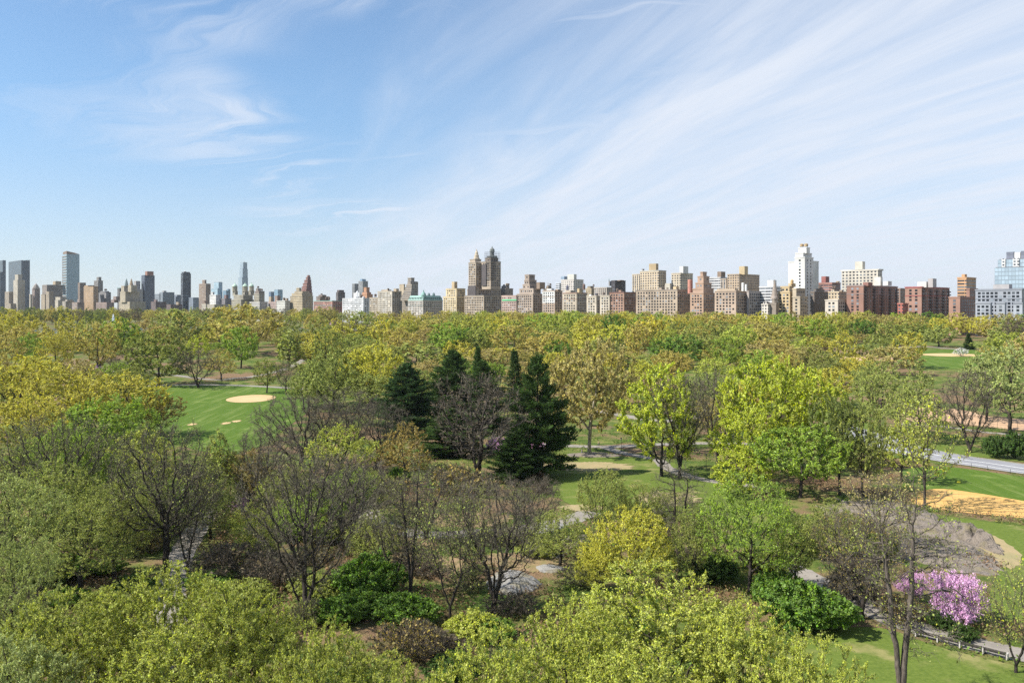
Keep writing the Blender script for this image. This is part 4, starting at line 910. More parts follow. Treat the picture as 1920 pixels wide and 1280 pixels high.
def patch(name, pix_pts, mat, lift=0.04, rings=10, wob=0.0, world_pts=None, kind='structure'):
    """a star-shaped sheet laid over the ground, outline given by photo pixels"""
    pts = [pix(*p) for p in pix_pts] if world_pts is None else world_pts
    out = smooth_line(pts+[pts[0]], 8)[:-1]; c = out.mean(0); rg = np.random.default_rng(len(out)+int(abs(c[0])))
    KEEP_OUT.append(out)
    if wob: out = c+(out-c)*(1+rg.normal(0, wob, (len(out), 1)))
    V, m = [[c[0], c[1]]], len(out)
    for k in range(1, rings+1): V += list(c+(out-c)*k/rings)
    V = np.array(V); Z = ground(V[:, 0], V[:, 1])+lift
    f3 = np.array([[0, 1+j, 1+(j+1) % m] for j in range(m)])
    f4 = np.array([[1+k*m+j, 1+(k+1)*m+j, 1+(k+1)*m+(j+1) % m, 1+k*m+(j+1) % m] for k in range(rings-1) for j in range(m)])
    return structure(name, np_mesh(name, np.column_stack([V, Z]), [(f3, 0), (f4, 0)], smooth_mat=(0,)), mat, kind)
def strip(name, pix_pts, width, mat, lift=0.07, offset=0.0, world_pts=None, edge=0.0):
    c = smooth_line([pix(*p) for p in pix_pts] if world_pts is None else world_pts, 14)
    t = norm(np.gradient(c, axis=0)); nrm = np.column_stack([-t[:, 1], t[:, 0]]); rg = np.random.default_rng(int(abs(c[0, 0])*10) % 9999)
    KEEP_OUT.append(np.concatenate([c+nrm*(width/2+.8), (c-nrm*(width/2+.8))[::-1]]))
    V, k = [], 5
    for j in range(k):
        w = (j/(k-1)-0.5)*width+offset
        e = rg.normal(0, edge, (len(c), 1)) if j in (0, k-1) else 0
        q = c+nrm*(w+e); V.append(np.column_stack([q, ground(q[:, 0], q[:, 1])+lift]))
    V = np.concatenate(V); m = len(c)
    f = np.array([[j*m+i, j*m+i+1, (j+1)*m+i+1, (j+1)*m+i] for j in range(k-1) for i in range(m-1)])
    return structure(name, np_mesh(name, V, [(f, 0)], smooth_mat=(0,)), mat), c
def ellipse_pts(px, py, rpx, ry_m, n=16):
    x0, y0 = pix(px, py); rx = rpx/F*y0
    return [(x0+rx*math.cos(a), y0+ry_m*math.sin(a)) for a in np.arange(n)*2*math.pi/n]
# the ball field on the left
patch('ball_field', [(262, 726), (330, 723), (420, 723), (500, 726), (560, 735), (580, 765), (540, 800), (470, 845), (400, 850), (300, 820), (240, 770)], M_LAWN, 0.05)
patch('infield', None, M_CLAY_PALE, 0.10, 6, world_pts=ellipse_pts(471, 747.5, 44, 12))
for p in ((360, 796), (424, 794), (443, 790)): patch('bare_patch', None, M_CLAY_PALE, 0.11, 3, 0.22, world_pts=ellipse_pts(p[0], p[1], 7, 2.2, 10))
# middle lawn
patch('lawn', [(1010, 905), (1040, 868), (1080, 856), (1200, 858), (1320, 880), (1400, 905), (1400, 950), (1300, 965), (1180, 950), (1080, 950)], M_MEADOW, 0.05)
patch('bare_patch', None, M_DIRT, 0.09, 6, 0.08, world_pts=ellipse_pts(1105, 875, 85, 6.5))
patch('bare_patch', None, M_DIRT, 0.09, 6, 0.10, world_pts=ellipse_pts(1250, 935, 60, 7))
patch('bare_patch', None, M_DIRT, 0.09, 6, 0.10, world_pts=ellipse_pts(1090, 953, 45, 3))
for p, w, h_ in (((760, 1010), 70, 7), ((880, 975), 80, 6), ((950, 1050), 60, 4), ((830, 1060), 50, 5), ((1010, 1060), 60, 4), ((520, 1060), 60, 6)): patch('bare_patch', None, M_SOIL, 0.06, 5, 0.14, world_pts=ellipse_pts(p[0], p[1], w, h_))
# right hand fields, road
patch('ball_field', [(1690, 880), (1760, 874), (1850, 884), (1960, 902), (2060, 925), (2060, 975), (1920, 945), (1780, 925), (1700, 918)], M_LAWN, 0.05)
patch('infield', [(1700, 925), (1760, 917), (1830, 925), (1920, 940), (2020, 958), (2050, 985), (1960, 975), (1880, 968), (1790, 960), (1720, 948)], M_CLAY, 0.09)
patch('lawn', [(1720, 958), (1800, 972), (1900, 985), (2020, 1000), (2050, 1060), (1960, 1130), (1900, 1170), (1850, 1130), (1880, 1070), (1820, 1005)], M_MEADOW, 0.05)
patch('bare_patch', [(1790, 985), (1850, 1000), (1905, 1030), (1915, 1058), (1885, 1066), (1850, 1040), (1800, 1010)], M_DIRT, 0.08, 5, 0.05)
patch('lawn', [(1500, 1200), (1570, 1180), (1660, 1180), (1760, 1215), (1900, 1250), (2010, 1280), (2010, 1400), (1700, 1400), (1520, 1330), (1450, 1260)], M_MEADOW, 0.05)
ROADP = [(1560, 800), (1640, 822), (1690, 841), (1780, 859), (1850, 869.5), (1920, 880), (2060, 899), (2200, 915)]
_, road_c = strip('road', ROADP, 13.0, M_ASPHALT, 0.09)
strip('road_marking', ROADP, 0.45, M_PAINT, 0.13, -3.6); strip('road_marking', ROADP, 0.45, M_PAINT, 0.13, 0.8)
strip('kerb', ROADP, 0.35, M_CONCRETE, 0.17, -6.6); strip('kerb', ROADP, 0.35, M_CONCRETE, 0.17, 6.6)
strip('grass_verge', [(1500, 775), (1600, 800), (1700, 832), (1800, 848), (1900, 858), (2050, 875)], 16, M_MEADOW, 0.05, 3)
# fields further away on the right
patch('ball_field', [(1660, 660), (1730, 656), (1840, 655), (1890, 665), (1870, 680), (1780, 692), (1690, 680)], M_LAWN, 0.06)
patch('infield', None, M_CLAY_PALE, 0.12, 5, world_pts=ellipse_pts(1785, 665.5, 55, 11))
strip('path', [(1660, 652), (1730, 650), (1800, 655), (1850, 655)], 5, M_PATH, 0.08)
patch('infield', None, M_CLAY_FAR, 0.10, 5, world_pts=ellipse_pts(1630, 672, 62, 12))
patch('infield', [(1680, 772), (1720, 764), (1800, 768), (1860, 782), (1920, 786), (1960, 790), (1960, 808), (1890, 805), (1790, 794), (1710, 790)], M_CLAY_FAR, 0.10)
# paths
def path(pts, w, e=0.12): strip('path', pts, w, M_PATH, 0.075, edge=e)
path([(270, 724), (330, 722), (420, 722), (500, 725), (580, 730)], 4.0)
path([(300, 700), (400, 712), (440, 709), (480, 705), (540, 690), (580, 668)], 4.0)
path([(130, 690), (220, 697), (300, 700)], 3.0)
path([(1020, 832), (1060, 836), (1130, 838), (1180, 836), (1250, 833), (1340, 831), (1430, 835)], 4.2)
path([(1130, 838), (1170, 850), (1230, 862), (1255, 880), (1300, 895), (1350, 905), (1420, 912)], 3.4)
path([(310, 920), (370, 922), (398, 945), (375, 985), (345, 1030), (325, 1085), (318, 1150), (330, 1260)], 4.2)
path([(640, 905), (680, 935), (690, 965), (730, 990), (800, 1003), (900, 1000), (960, 995), (1010, 988), (1060, 978), (1110, 960)], 5.0)
path([(1420, 1040), (1480, 1065), (1560, 1105), (1640, 1148), (1700, 1172), (1780, 1196), (1860, 1217), (1930, 1232), (2050, 1255)], 4.6)
path([(1110, 770), (1160, 778), (1250, 790), (1340, 775)], 5.0)
path([(1690, 795), (1770, 800), (1860, 812), (1980, 818)], 3.0)

# rock outcrops
from mathutils import noise as mnoise
def rock(label, pix_pts, height, mat, seed, rings=16, rough=0.35, world_pts=None):
    pts = [pix(*p) for p in pix_pts] if world_pts is None else world_pts
    out = smooth_line(pts+[pts[0]], 10)[:-1]; c = out.mean(0); m = len(out); V = [[c[0], c[1], 0, 1.0]]
    rg = np.random.default_rng(seed)
    out = c+(out-c)*(1+rg.normal(0, 0.035, (m, 1)))
    for k in range(1, rings+1):
        q = c+(out-c)*k/rings; V += [[a[0], a[1], 0, 1-(k/rings)] for a in q]
    V = np.array(V); e = V[:, 3]
    z = height*(1-(1-e)**2.4)
    fr = np.array([mnoise.fractal(Vector((p[0]*0.16, p[1]*0.34, seed*3.1)), 0.9, 2.1, 6) for p in V])
    rid = np.array([abs(mnoise.noise(Vector((p[0]*0.22+p[1]*0.13, p[1]*0.3-p[0]*0.1, seed*1.7+9)))) for p in V])
    z = z*(0.75+0.55*fr*rough*2)+height*rough*(0.6-1.7*np.minimum(rid, .35))*np.clip(e*4, 0, 1)
    z = np.where(e > 0.01, z, z-0.4)
    V3 = np.column_stack([V[:, :2], ground(V[:, 0], V[:, 1])+z])
    f3 = np.array([[0, 1+j, 1+(j+1) % m] for j in range(m)])
    f4 = np.array([[1+k*m+j, 1+(k+1)*m+j, 1+(k+1)*m+(j+1) % m, 1+k*m+(j+1) % m] for k in range(rings-1) for j in range(m)])
    o = link('rock_outcrop', np_mesh('rock_outcrop', V3, [(f3, 0), (f4, 0)]), None, (mat,)); tag(o, label, 'rock'); return o
rock('long dark grey ledge of bedrock sloping down towards the pink blossom', [(1535, 950), (1580, 938), (1640, 936), (1700, 944), (1750, 962), (1800, 1000), (1845, 1030), (1880, 1058), (1870, 1076), (1800, 1076), (1740, 1060), (1680, 1045), (1600, 1020), (1545, 985)], 1.2, M_ROCK, 3, 40, 0.5)
rock('narrow cracked ridge on the right of the dark bedrock ledge', [(1745, 985), (1780, 982), (1815, 994), (1850, 1014), (1882, 1036), (1876, 1043), (1840, 1028), (1800, 1012), (1765, 1000)], 2.1, M_ROCK, 8, 18, 0.7)
rock('pale rounded boulder under the forked black tree', [(908, 1092), (930, 1078), (960, 1076), (1000, 1086), (1018, 1098), (1000, 1110), (960, 1117), (920, 1112)], 1.6, M_ROCK_PALE, 5)
rock('small whitish striped rock left of the yellow tree', [(998, 1034), (1020, 1026), (1050, 1030), (1065, 1040), (1040, 1048), (1010, 1044)], 1.0, M_ROCK_PALE, 6, 10)
rock('smooth grey rock behind the whitish striped one', [(1050, 1012), (1080, 1004), (1110, 1006), (1115, 1018), (1080, 1030), (1055, 1026)], 1.1, M_ROCK, 7, 10)
rock('flat half-buried stone below the whitish striped rock', [(1000, 1064), (1025, 1059), (1060, 1066), (1055, 1075), (1015, 1074)], 0.5, M_ROCK_PALE, 9, 8)
rock('flat grey slab of rock along the winding path', [(985, 992), (1030, 983), (1065, 981), (1060, 992), (1010, 1002)], 0.5, M_ROCK_PALE, 10, 8)
rock('weathered stone row at the foot of the tan sycamore', [(1058, 852), (1100, 848), (1150, 850), (1170, 856), (1120, 858), (1070, 857)], 0.6, M_ROCK, 11, 8)
# ---------------------------------------------------------------- trees one by one
C = dict(ygreen=(.47, .49, .08), pale=(.40, .44, .14), silver=(.38, .42, .115), golive=(.40, .42, .07), gold=(.555, .49, .075), ochre=(.52, .435, .11), olive=(.34, .365, .08), fresh=(.32, .42, .055), lime=(.51, .545, .055),
         yellow=(.63, .58, .08), green=(.17, .27, .04), deep=(.08, .13, .03), dkolive=(.20, .23, .055), grey=(.21, .19, .11), brown=(.18, .14, .09), rust=(.38, .28, .08), pine=(.066, .108, .027), pineblue=(.062, .108, .034),
         tan=(.47, .385, .13), pink=(.86, .54, .79), white=(.75, .75, .68), sage=(.375, .405, .10))
def T(kind, px, ytop, w, yb, col, label, bark='dark', **kw):
    """px crown centre, top, crown width in photo pixels; yb: foot of the trunk (a pixel row above 400), or the height in metres"""
    if yb > 400: Y = pix(px, yb)[1]
    else:
        Y = 300.0
        for _ in range(60):
            g = gz(at(px, Y), Y); Yn = (H-g-yb)*F/max(ytop-HY, 1.0); Y = 0.6*Y+0.4*min(max(Yn, 60), 1400)
    x = at(px, Y); g = gz(x, Y); h = max(zat(ytop, Y)-g, 1.2)
    kw.pop('dx', None)
    return plant(kind, x, Y, w/F*Y, h, C[col], label, bark, **kw)
# the near row along the bottom edge
T('leafy', 1240, 1068, 330, 15, 'ygreen', 'big rounded yellow-green tree at the bottom edge, tallest of its clump')
T('leafy', 1075, 1128, 250, 14, 'ygreen', 'yellow-green tree at the bottom edge just left of the tallest of the clump')
T('leafy', 1400, 1125, 250, 14, 'ygreen', 'yellow-green tree at the bottom edge just right of the tallest of the clump')
T('leafy', 905, 1195, 260, 13.5, 'ygreen', 'yellow-green crown at the bottom edge below the bright green undergrowth')
T('leafy', 1540, 1205, 220, 13, 'ygreen', 'lower yellow-green crown at the bottom edge left of the two bare trunks')
T('leafy', 1190, 1215, 330, 12.5, 'ygreen', 'nearest yellow-green crown, cut by the bottom edge below the clump')
T('leafy', 300, 1062, 300, 15, 'golive', 'broad yellow-green tree at lower left below the fork of the pale path')
T('leafy', 445, 1082, 230, 15, 'golive', 'yellow-green tree at lower left beside the many-stemmed dark bare tree')
T('leafy', 120, 1118, 270, 14, 'golive', 'yellow-green tree at lower left nearest the picture corner')
T('leafy', 600, 1172, 230, 13, 'golive', 'yellow-green tree at the bottom edge left of the brown shrubs')
T('leafy', 330, 1175, 330, 13, 'golive', 'nearest yellow-green crown at lower left, cut by the bottom edge')
T('leafy', 40, 1190, 240, 13, 'pale', 'pale crown in the lower left corner of the picture')
T('leafy', 700, 1228, 200, 11, 'golive', 'low yellow-green crown at the bottom edge below the brown shrubs')
T('airy', 105, 862, 190, 16, 'olive', 'olive tree rising behind the silvery green one at left')
T('airy', 255, 885, 160, 14, 'olive', 'olive tree under the grey budding one at left')
T('airy', 30, 880, 270, 17.5, 'silver', 'silvery green tree cut by the left edge', group=None)
T('airy', 20, 1010, 200, 15, 'silver', 'silvery green tree low on the left edge, before the taller one')
T('airy', 150, 940, 190, 1120, 'olive', 'olive open tree beside the silvery green one')
T('airy', 215, 905, 170, 1085, 'olive', 'olive tree just left of the pale path')
# left middle ground
T('airy', 28, 668, 230, 25, 'gold', 'golden tree with dark branches cut by the left edge')
T('airy', 130, 690, 190, 23, 'gold', 'golden tree between the left-edge one and the ball field')
T('airy', 235, 700, 190, 20, 'gold', 'golden-green tree whose crown meets the ball field lawn')
T('airy', 300, 738, 95, 13, 'rust', 'small orange-tinged tree at the left end of the ball field lawn')
T('leafy', 200, 745, 190, 19, 'fresh', 'fresh green tree under the golden crowns')
T('airy', 150, 800, 200, 18, 'fresh', 'loose fresh green tree behind the leaning black trunk')
T('bare', 118, 770, 220, 1000, 'olive', 'dark tree with a black leaning trunk and thin leaves')
T('leafy', 255, 810, 150, 16, 'ygreen', 'yellow-green crown left of the grey budding tree')
T('bare', 310, 785, 230, 1082, 'sage', 'grey budding tree with dark stems standing by the pale path')
T('sparse', 352, 860, 130, 1078, 'grey', 'slim black tree standing on the pale path edge')
T('cone', 412, 808, 110, 968, 'olive', 'pointed olive-yellow tree below the ball field')
T('airy', 468, 842, 110, 13, 'rust', 'rusty small tree right of the pointed olive one')
T('airy', 395, 905, 130, 10, 'dkolive', 'dark thicket tree on the right side of the pale path')
# bare giants left of centre
T('bare', 560, 738, 175, 20, 'grey', 'grey bare tree with a fan of dark limbs beside the ball field', rz=0.4, lod='N')
T('bare', 640, 726, 165, 21, 'grey', 'tallest grey bare tree, right of the fan-limbed one beside the ball field', rz=2.0, lod='N')
T('bare', 705, 752, 140, 18, 'grey', 'grey bare tree between the tallest bare one and the pines', lod='N')
T('bare', 490, 800, 160, 17, 'brown', 'brownish bare tree at the lower corner of the ball field', lod='N')
T('bare', 570, 838, 250, 1165, 'grey', 'many-stemmed dark bare tree standing by the red-brown bank', rz=1.0)
T('bare', 650, 850, 210, 16, 'grey', 'thinner grey bare tree right of the many-stemmed one')
T('airy', 640, 800, 130, 14, 'ygreen', 'yellow-green tree glimpsed through the bare grey limbs')
T('airy', 545, 870, 140, 13, 'olive', 'olive tree glimpsed behind the many-stemmed bare tree')
# the dark pines
T('pine', 1008, 664, 118, 893, 'pine', 'tallest dark pine, right of the dark bare dome', 'pine')
T('pine', 762, 680, 105, 815, 'pineblue', 'blue-green pine beside the bright yellow tree', 'pine')
T('pine', 848, 655, 100, 800, 'pine', 'dark pine rising behind the dark bare dome', 'pine')
T('pine', 905, 675, 90, 810, 'pine', 'dark pine between the tallest pine and the one behind the bare dome', 'pine')
T('spruce', 964, 655, 50, 770, 'pine', 'slim pointed spruce left of the tallest pine', 'pine')
T('spruce', 897, 650, 40, 745, 'deep', 'thin dark spruce behind the pine group', 'pine')
T('pine', 850, 765, 110, 852, 'pine', 'dark low pine filling the space behind the bare dome trunk', 'pine')
T('pine', 965, 800, 85, 905, 'pine', 'low dark pine bough mass under the tallest pine', 'pine')
T('bare', 898, 698, 195, 897, 'brown', 'dark brown bare dome-shaped tree in front of the pines')
T('airy', 762, 795, 115, 14, 'rust', 'rusty budding tree in front of the blue-green pine')
T('redbud', 930, 818, 60, 850, 'pink', 'pink blossom half hidden between the pines')
T('redbud', 1000, 815, 45, 848, 'pink', 'small pink blossom at the foot of the tallest pine')
# thin trunks and forked tree in the middle
T('mast', 770, 850, 130, 1122, 'olive', 'tall thin straight-trunked tree with few leaves, left of the forked one', rz=0.3)
T('sparse', 735, 900, 120, 1115, 'grey', 'thin grey tree beside the straight-trunked one')
T('sparse', 845, 930, 150, 1165, 'sage', 'leaning dark tree with twin stems left of the pale boulder', rz=2.2)
T('bare', 925, 885, 235, 1150, 'grey', 'forked black tree with a wide dark crown above the pale boulder', rz=0.9)
T('airy', 1125, 876, 125, 1020, 'olive', 'olive-green young tree at the near edge of the middle lawn')
T('airy', 1200, 905, 110, 1010, 'olive', 'second olive-green young tree on the middle lawn edge, by the yellow one')
T('airy', 1050, 955, 130, 1060, 'olive', 'low olive tree left of the yellow one, over the striped rock')
T('leafy', 1182, 952, 165, 1105, 'yellow', 'bright yellow tree in front of the middle lawn')
T('leafy', 1125, 1015, 90, 1110, 'yellow', 'low yellow crown on the left of the bright yellow tree')
T('mast', 1272, 862, 130, 1072, 'grey', 'slender black leafless tree right of the bright yellow one', rz=2.7)
T('sparse', 1330, 930, 140, 1085, 'fresh', 'slender green-budding tree right of the leafless black one')
T('airy', 1405, 888, 190, 1118, 'fresh', 'green tree with a leaning dark trunk above the lush green shrub')
T('airy', 1300, 960, 110, 11, 'olive', 'small olive tree behind the clump of yellow-green crowns')
T('airy', 1490, 960, 130, 12, 'olive', 'olive tree before the dark bedrock ledge')
# around the middle lawn
T('leafy', 1105, 636, 185, 853, 'tan', 'huge tan sycamore with a pale trunk beside the middle lawn', 'pale', name='sycamore_tree')
T('leafy', 1240, 684, 175, 893, 'lime', 'lime green tree with dark stems on the middle lawn')
T('bare', 1275, 700, 130, 897, 'grey', 'bare dark tree standing in front of the lime green one', rz=1.2)
T('bare', 1345, 690, 110, 870, 'grey', 'purplish bare tree between the lime tree and the big yellow-green group')
T('leafy', 1430, 668, 175, 885, 'lime', 'tallest lime-yellow tree of the big group right of centre')
T('leafy', 1520, 690, 150, 880, 'lime', 'lime-yellow tree right of the tallest in the big group')
T('leafy', 1400, 760, 140, 905, 'lime', 'lime-yellow crown hanging at the left of the big group')
T('leafy', 1390, 840, 120, 930, 'lime', 'low lime crown beside the black lamp post')
T('leafy', 1500, 795, 190, 933, 'fresh', 'fuller green tree at the front of the big group')
T('airy', 1575, 740, 130, 928, 'dkolive', 'dark olive tree with a black trunk behind the bedrock')
T('airy', 1618, 760, 110, 933, 'olive', 'olive tree with a thick black trunk left of the orange infield')
T('airy', 1650, 690, 120, 21, 'sage', 'grey-green airy tree behind the road bend')
T('sparse', 1735, 730, 130, 955, 'ygreen', 'airy yellow-green tree standing at the left end of the orange infield')
T('airy', 1725, 690, 110, 830, 'sage', 'dark-branched grey-green tree beyond the road')
T('bare', 1818, 692, 125, 848, 'brown', 'brown bare tree with a straight trunk across the road')
T('airy', 1893, 648, 165, 818, 'pale', 'pale green giant cut by the right edge', name=None)
T('airy', 1850, 668, 110, 790, 'pale', 'pale green tree behind the brown bare one')
T('airy', 1690, 790, 110, 905, 'ygreen', 'yellow-green tree overhanging the cyclists on the road')
T('shrub', 1868, 817, 50, 858, 'deep', 'left dark green bush at the far side of the road')
T('shrub', 1902, 810, 60, 860, 'deep', 'right dark green bush at the far side of the road')
# right foreground
T('mast', 1690, 885, 250, 1350, 'olive', 'tall twiggy tree with two bare trunks reaching the bottom edge', 'mid', rz=0.2)
T('bare', 1615, 965, 200, 1160, 'rust', 'leaning twiggy brown tree in front of the bedrock ledge')
T('sparse', 1655, 880, 150, 1040, 'tan', 'small forked brown tree growing by the bedrock ledge top')
T('redbud', 1790, 1074, 125, 1172, 'pink', 'large pink blossoming redbud beside the path with benches')
T('redbud', 1708, 1070, 60, 1125, 'pink', 'smaller darker pink blossom left of the large redbud')
T('sparse', 1905, 1055, 150, 1262, 'ygreen', 'thin pale yellow tree cut by the right edge below the lawn')
T('shrub', 1505, 1088, 180, 1178, 'green', 'lush green shrub mass left of the two bare trunks')
T('shrub', 1455, 1075, 110, 1140, 'green', 'green shrub at the foot of the leaning dark trunk')
T('shrub', 1570, 1120, 80, 1180, 'green', 'small green shrub at the right end of the lush mass')
T('thicket', 1600, 1050, 120, 1125, 'brown', 'brown twiggy thicket below the bedrock ledge')
T('thicket', 1690, 1110, 110, 1165, 'rust', 'rusty thicket on the bank behind the benches')
T('shrub', 1805, 1170, 55, 1198, 'deep', 'dark evergreen shrub under the redbud, right side')
T('shrub', 1765, 1145, 55, 1180, 'deep', 'dark evergreen shrub under the redbud, left side')
T('airy', 1560, 935, 110, 1040, 'olive', 'olive bush-like tree growing against the bedrock')
# undergrowth of the foreground
T('shrub', 680, 1040, 150, 1118, 'green', 'dark green shrub right of the many-stemmed bare tree')
T('shrub', 760, 1110, 130, 1168, 'green', 'bright green undergrowth below the straight thin trunks')
T('shrub', 640, 1120, 110, 1170, 'green', 'green shrub at the foot of the many-stemmed bare tree')
T('thicket', 765, 1160, 150, 1235, 'rust', 'rust-brown shrub right of the lower left yellow-green crowns')
T('shrub', 885, 1150, 110, 1200, 'ygreen', 'yellow-green shrub at the foot of the forked black tree')
T('thicket', 420, 1015, 140, 1085, 'brown', 'tan twiggy shrub right of the pale path')
T('thicket', 520, 1030, 120, 1100, 'brown', 'tan twiggy shrub left of the many-stemmed bare tree')
T('thicket', 960, 1110, 110, 1150, 'brown', 'dark twiggy shrub in front of the pale boulder')
T('thicket', 880, 1060, 90, 1105, 'sage', 'grey twiggy shrub behind the pale boulder')
T('shrub', 1010, 1015, 90, 1040, 'olive', 'low olive shrub above the striped rock')
T('thicket', 1090, 1060, 100, 1100, 'olive', 'olive twiggy shrub between the boulder and the yellow tree')
T('shrub', 240, 960, 90, 1005, 'green', 'low green shrub behind the silvery tree')
T('shrub', 120, 1040, 130, 1085, 'green', 'green shrub in the shade of the silvery tree')
T('redbud', 452, 930, 50, 965, 'pink', 'faint pink blossom right of the pale path')
T('thicket', 700, 980, 120, 1030, 'rust', 'rusty twigs beside the winding path')
T('airy', 700, 880, 110, 10, 'olive', 'small olive tree at the top of the winding path')
# left, beyond the ball field
T('leafy', 297, 618, 125, 722, 'olive', 'dark-trunked olive oak at the far edge of the ball field')
T('bare', 372, 655, 95, 727, 'brown', 'purplish brown dome of a bare tree behind the ball field')
T('bare', 237, 664, 85, 712, 'brown', 'low brown bare tree left of the olive oak')
T('airy', 182, 604, 95, 705, 'ochre', 'ochre tree with a crooked black trunk left of the olive oak')
T('leafy', 228, 595, 85, 665, 'fresh', 'bright green tree in front of the lake, below the twin lantern block')
T('leafy', 452, 612, 78, 690, 'fresh', 'bright green dome of a tree right of the purplish bare one')
T('airy', 455, 570, 150, 665, 'ochre', 'great ochre tree rising before the three-domed apartment house')
T('airy', 335, 578, 120, 650, 'sage', 'grey-green willow-like tree on the lake shore')
T('airy', 415, 655, 75, 712, 'ochre', 'thin ochre tree just right of the purplish bare dome')
T('airy', 105, 620, 70, 712, 'gold', 'golden tree above the left golden crowns')
T('airy', 25, 580, 95, 650, 'gold', 'tall golden tree at the left edge before the stepped cream tower')
T('leafy', 52, 625, 60, 690, 'fresh', 'small fresh green tree among golden ones at left')
T('airy', 15, 632, 70, 700, 'ochre', 'ochre crown at the left edge above the big golden one')
T('leafy', 372, 628, 50, 680, 'lime', 'little lime tree behind the purplish bare dome')
T('airy', 500, 672, 62, 737, 'olive', 'small dark-stemmed olive tree right of the sandy infield')
T('bare', 537, 676, 50, 740, 'grey', 'small grey bare tree right of the sandy infield')
T('cone', 542, 622, 52, 690, 'olive', 'yellow-green cone-shaped tree behind the small bare one')
T('airy', 612, 610, 55, 690, 'olive', 'olive tree beyond the small path bend')
T('leafy', 698, 645, 130, 765, 'yellow', 'brilliant yellow tree left of the blue-green pine')
T('leafy', 625, 655, 120, 770, 'sage', 'sage green tree left of the brilliant yellow one')
T('leafy', 570, 700, 70, 765, 'sage', 'sage green smaller tree at the corner of the ball field')
T('redbud', 185, 682, 28, 705, 'pink', 'tiny pink blossom under the crooked ochre tree')
T('redbud', 624, 603, 20, 618, 'pink', 'tiny pink blossom near the lake shore')
# distinct trees of the middle distance
T('leafy', 1268, 628, 112, 18, 'green', 'rounded green dome of a tree behind the lime tree')
T('leafy', 945, 595, 70, 18, 'yellow', 'bright yellow-green tree below the twin-spired giant')
T('leafy', 860, 615, 110, 17, 'green', 'wide green tree behind the spruces')
T('leafy', 1050, 638, 62, 16, 'green', 'deep green tree left of the tan sycamore top')
T('leafy', 1582, 622, 62, 690, 'gold', 'golden tree at the left end of the row before the dirt infield')
T('airy', 1640, 626, 60, 690, 'olive', 'olive tree in the middle of the row before the dirt infield')
T('leafy', 1700, 622, 62, 690, 'gold', 'golden tree at the right end of the row before the dirt infield')
T('leafy', 1760, 608, 66, 650, 'sage', 'grey-green rounded tree behind the far ball field')
T('leafy', 1890, 608, 85, 650, 'sage', 'sage dome at the right edge below the wide modern grey block')
T('spruce', 1816, 625, 22, 655, 'pine', 'lone dark spruce behind the white flowering bush', 'pine')
T('leafy', 1802, 652, 26, 668, 'white', 'white flowering bush beside the far ball field', name='flowering_bush', cat='bush')
T('leafy', 640, 880, 150, 11, 'fresh', 'fresh green young tree behind the stems of the thinner grey bare tree')
T('airy', 560, 925, 140, 10, 'fresh', 'fresh green low tree behind the many-stemmed dark bare tree')
T('airy', 480, 950, 120, 9, 'ygreen', 'yellow-green low tree between the pale path and the many-stemmed bare tree')
T('leafy', 300, 900, 150, 10, 'fresh', 'fresh green low tree behind the grey budding tree stems')
T('airy', 700, 960, 110, 9, 'olive', 'olive low tree beside the straight-trunked thin tree')
T('bare', 995, 893, 140, 1015, 'brown', 'dark twiggy low tree at the near left corner of the middle lawn')
T('bare', 800, 880, 150, 1010, 'grey', 'grey bare tree behind the straight-trunked thin tree, by the winding path')
T('sparse', 880, 905, 120, 1000, 'olive', 'olive budding tree behind the forked black tree')
T('thicket', 860, 870, 110, 925, 'rust', 'rusty thicket at the foot of the dark bare dome')
T('thicket', 940, 985, 110, 1020, 'sage', 'grey-green thicket above the pale boulder')
T('thicket', 790, 1030, 120, 1075, 'brown', 'brown thicket between the straight trunks and the leaning tree')
T('airy', 1260, 920, 110, 1000, 'olive', 'olive young tree by the bare slender black one')
T('airy', 50, 745, 170, 17, 'gold', 'lower golden crown at the left edge beneath the tall golden tree')
T('leafy', 90, 825, 150, 12, 'fresh', 'fresh green crown low at left behind the leaning black trunk')
T('airy', 185, 850, 150, 13, 'fresh', 'fresh green crown between the leaning trunk and the grey budding tree')
T('airy', 30, 800, 140, 16, 'olive', 'olive crown at the left edge above the silvery green tree')
T('airy', 690, 700, 110, 15, 'sage', 'sage tree between the brilliant yellow tree and the bare giants')
T('leafy', 780, 640, 110, 15, 'sage', 'sage tree behind the blue-green pine')
T('leafy', 1165, 690, 80, 15, 'ochre', 'ochre tree right behind the tan sycamore')
T('airy', 1330, 745, 100, 13, 'ochre', 'ochre airy tree between the lime tree and the big lime-yellow group')
T('thicket', 1590, 965, 120, 1010, 'rust', 'rusty thicket on the left shoulder of the bedrock ledge')
T('shrub', 1560, 985, 120, 1045, 'olive', 'olive bush on the left flank of the bedrock ledge')
T('shrub', 1640, 1000, 90, 1050, 'dkolive', 'dark olive bush in a hollow of the bedrock ledge')
N_HAND = len(TREES)
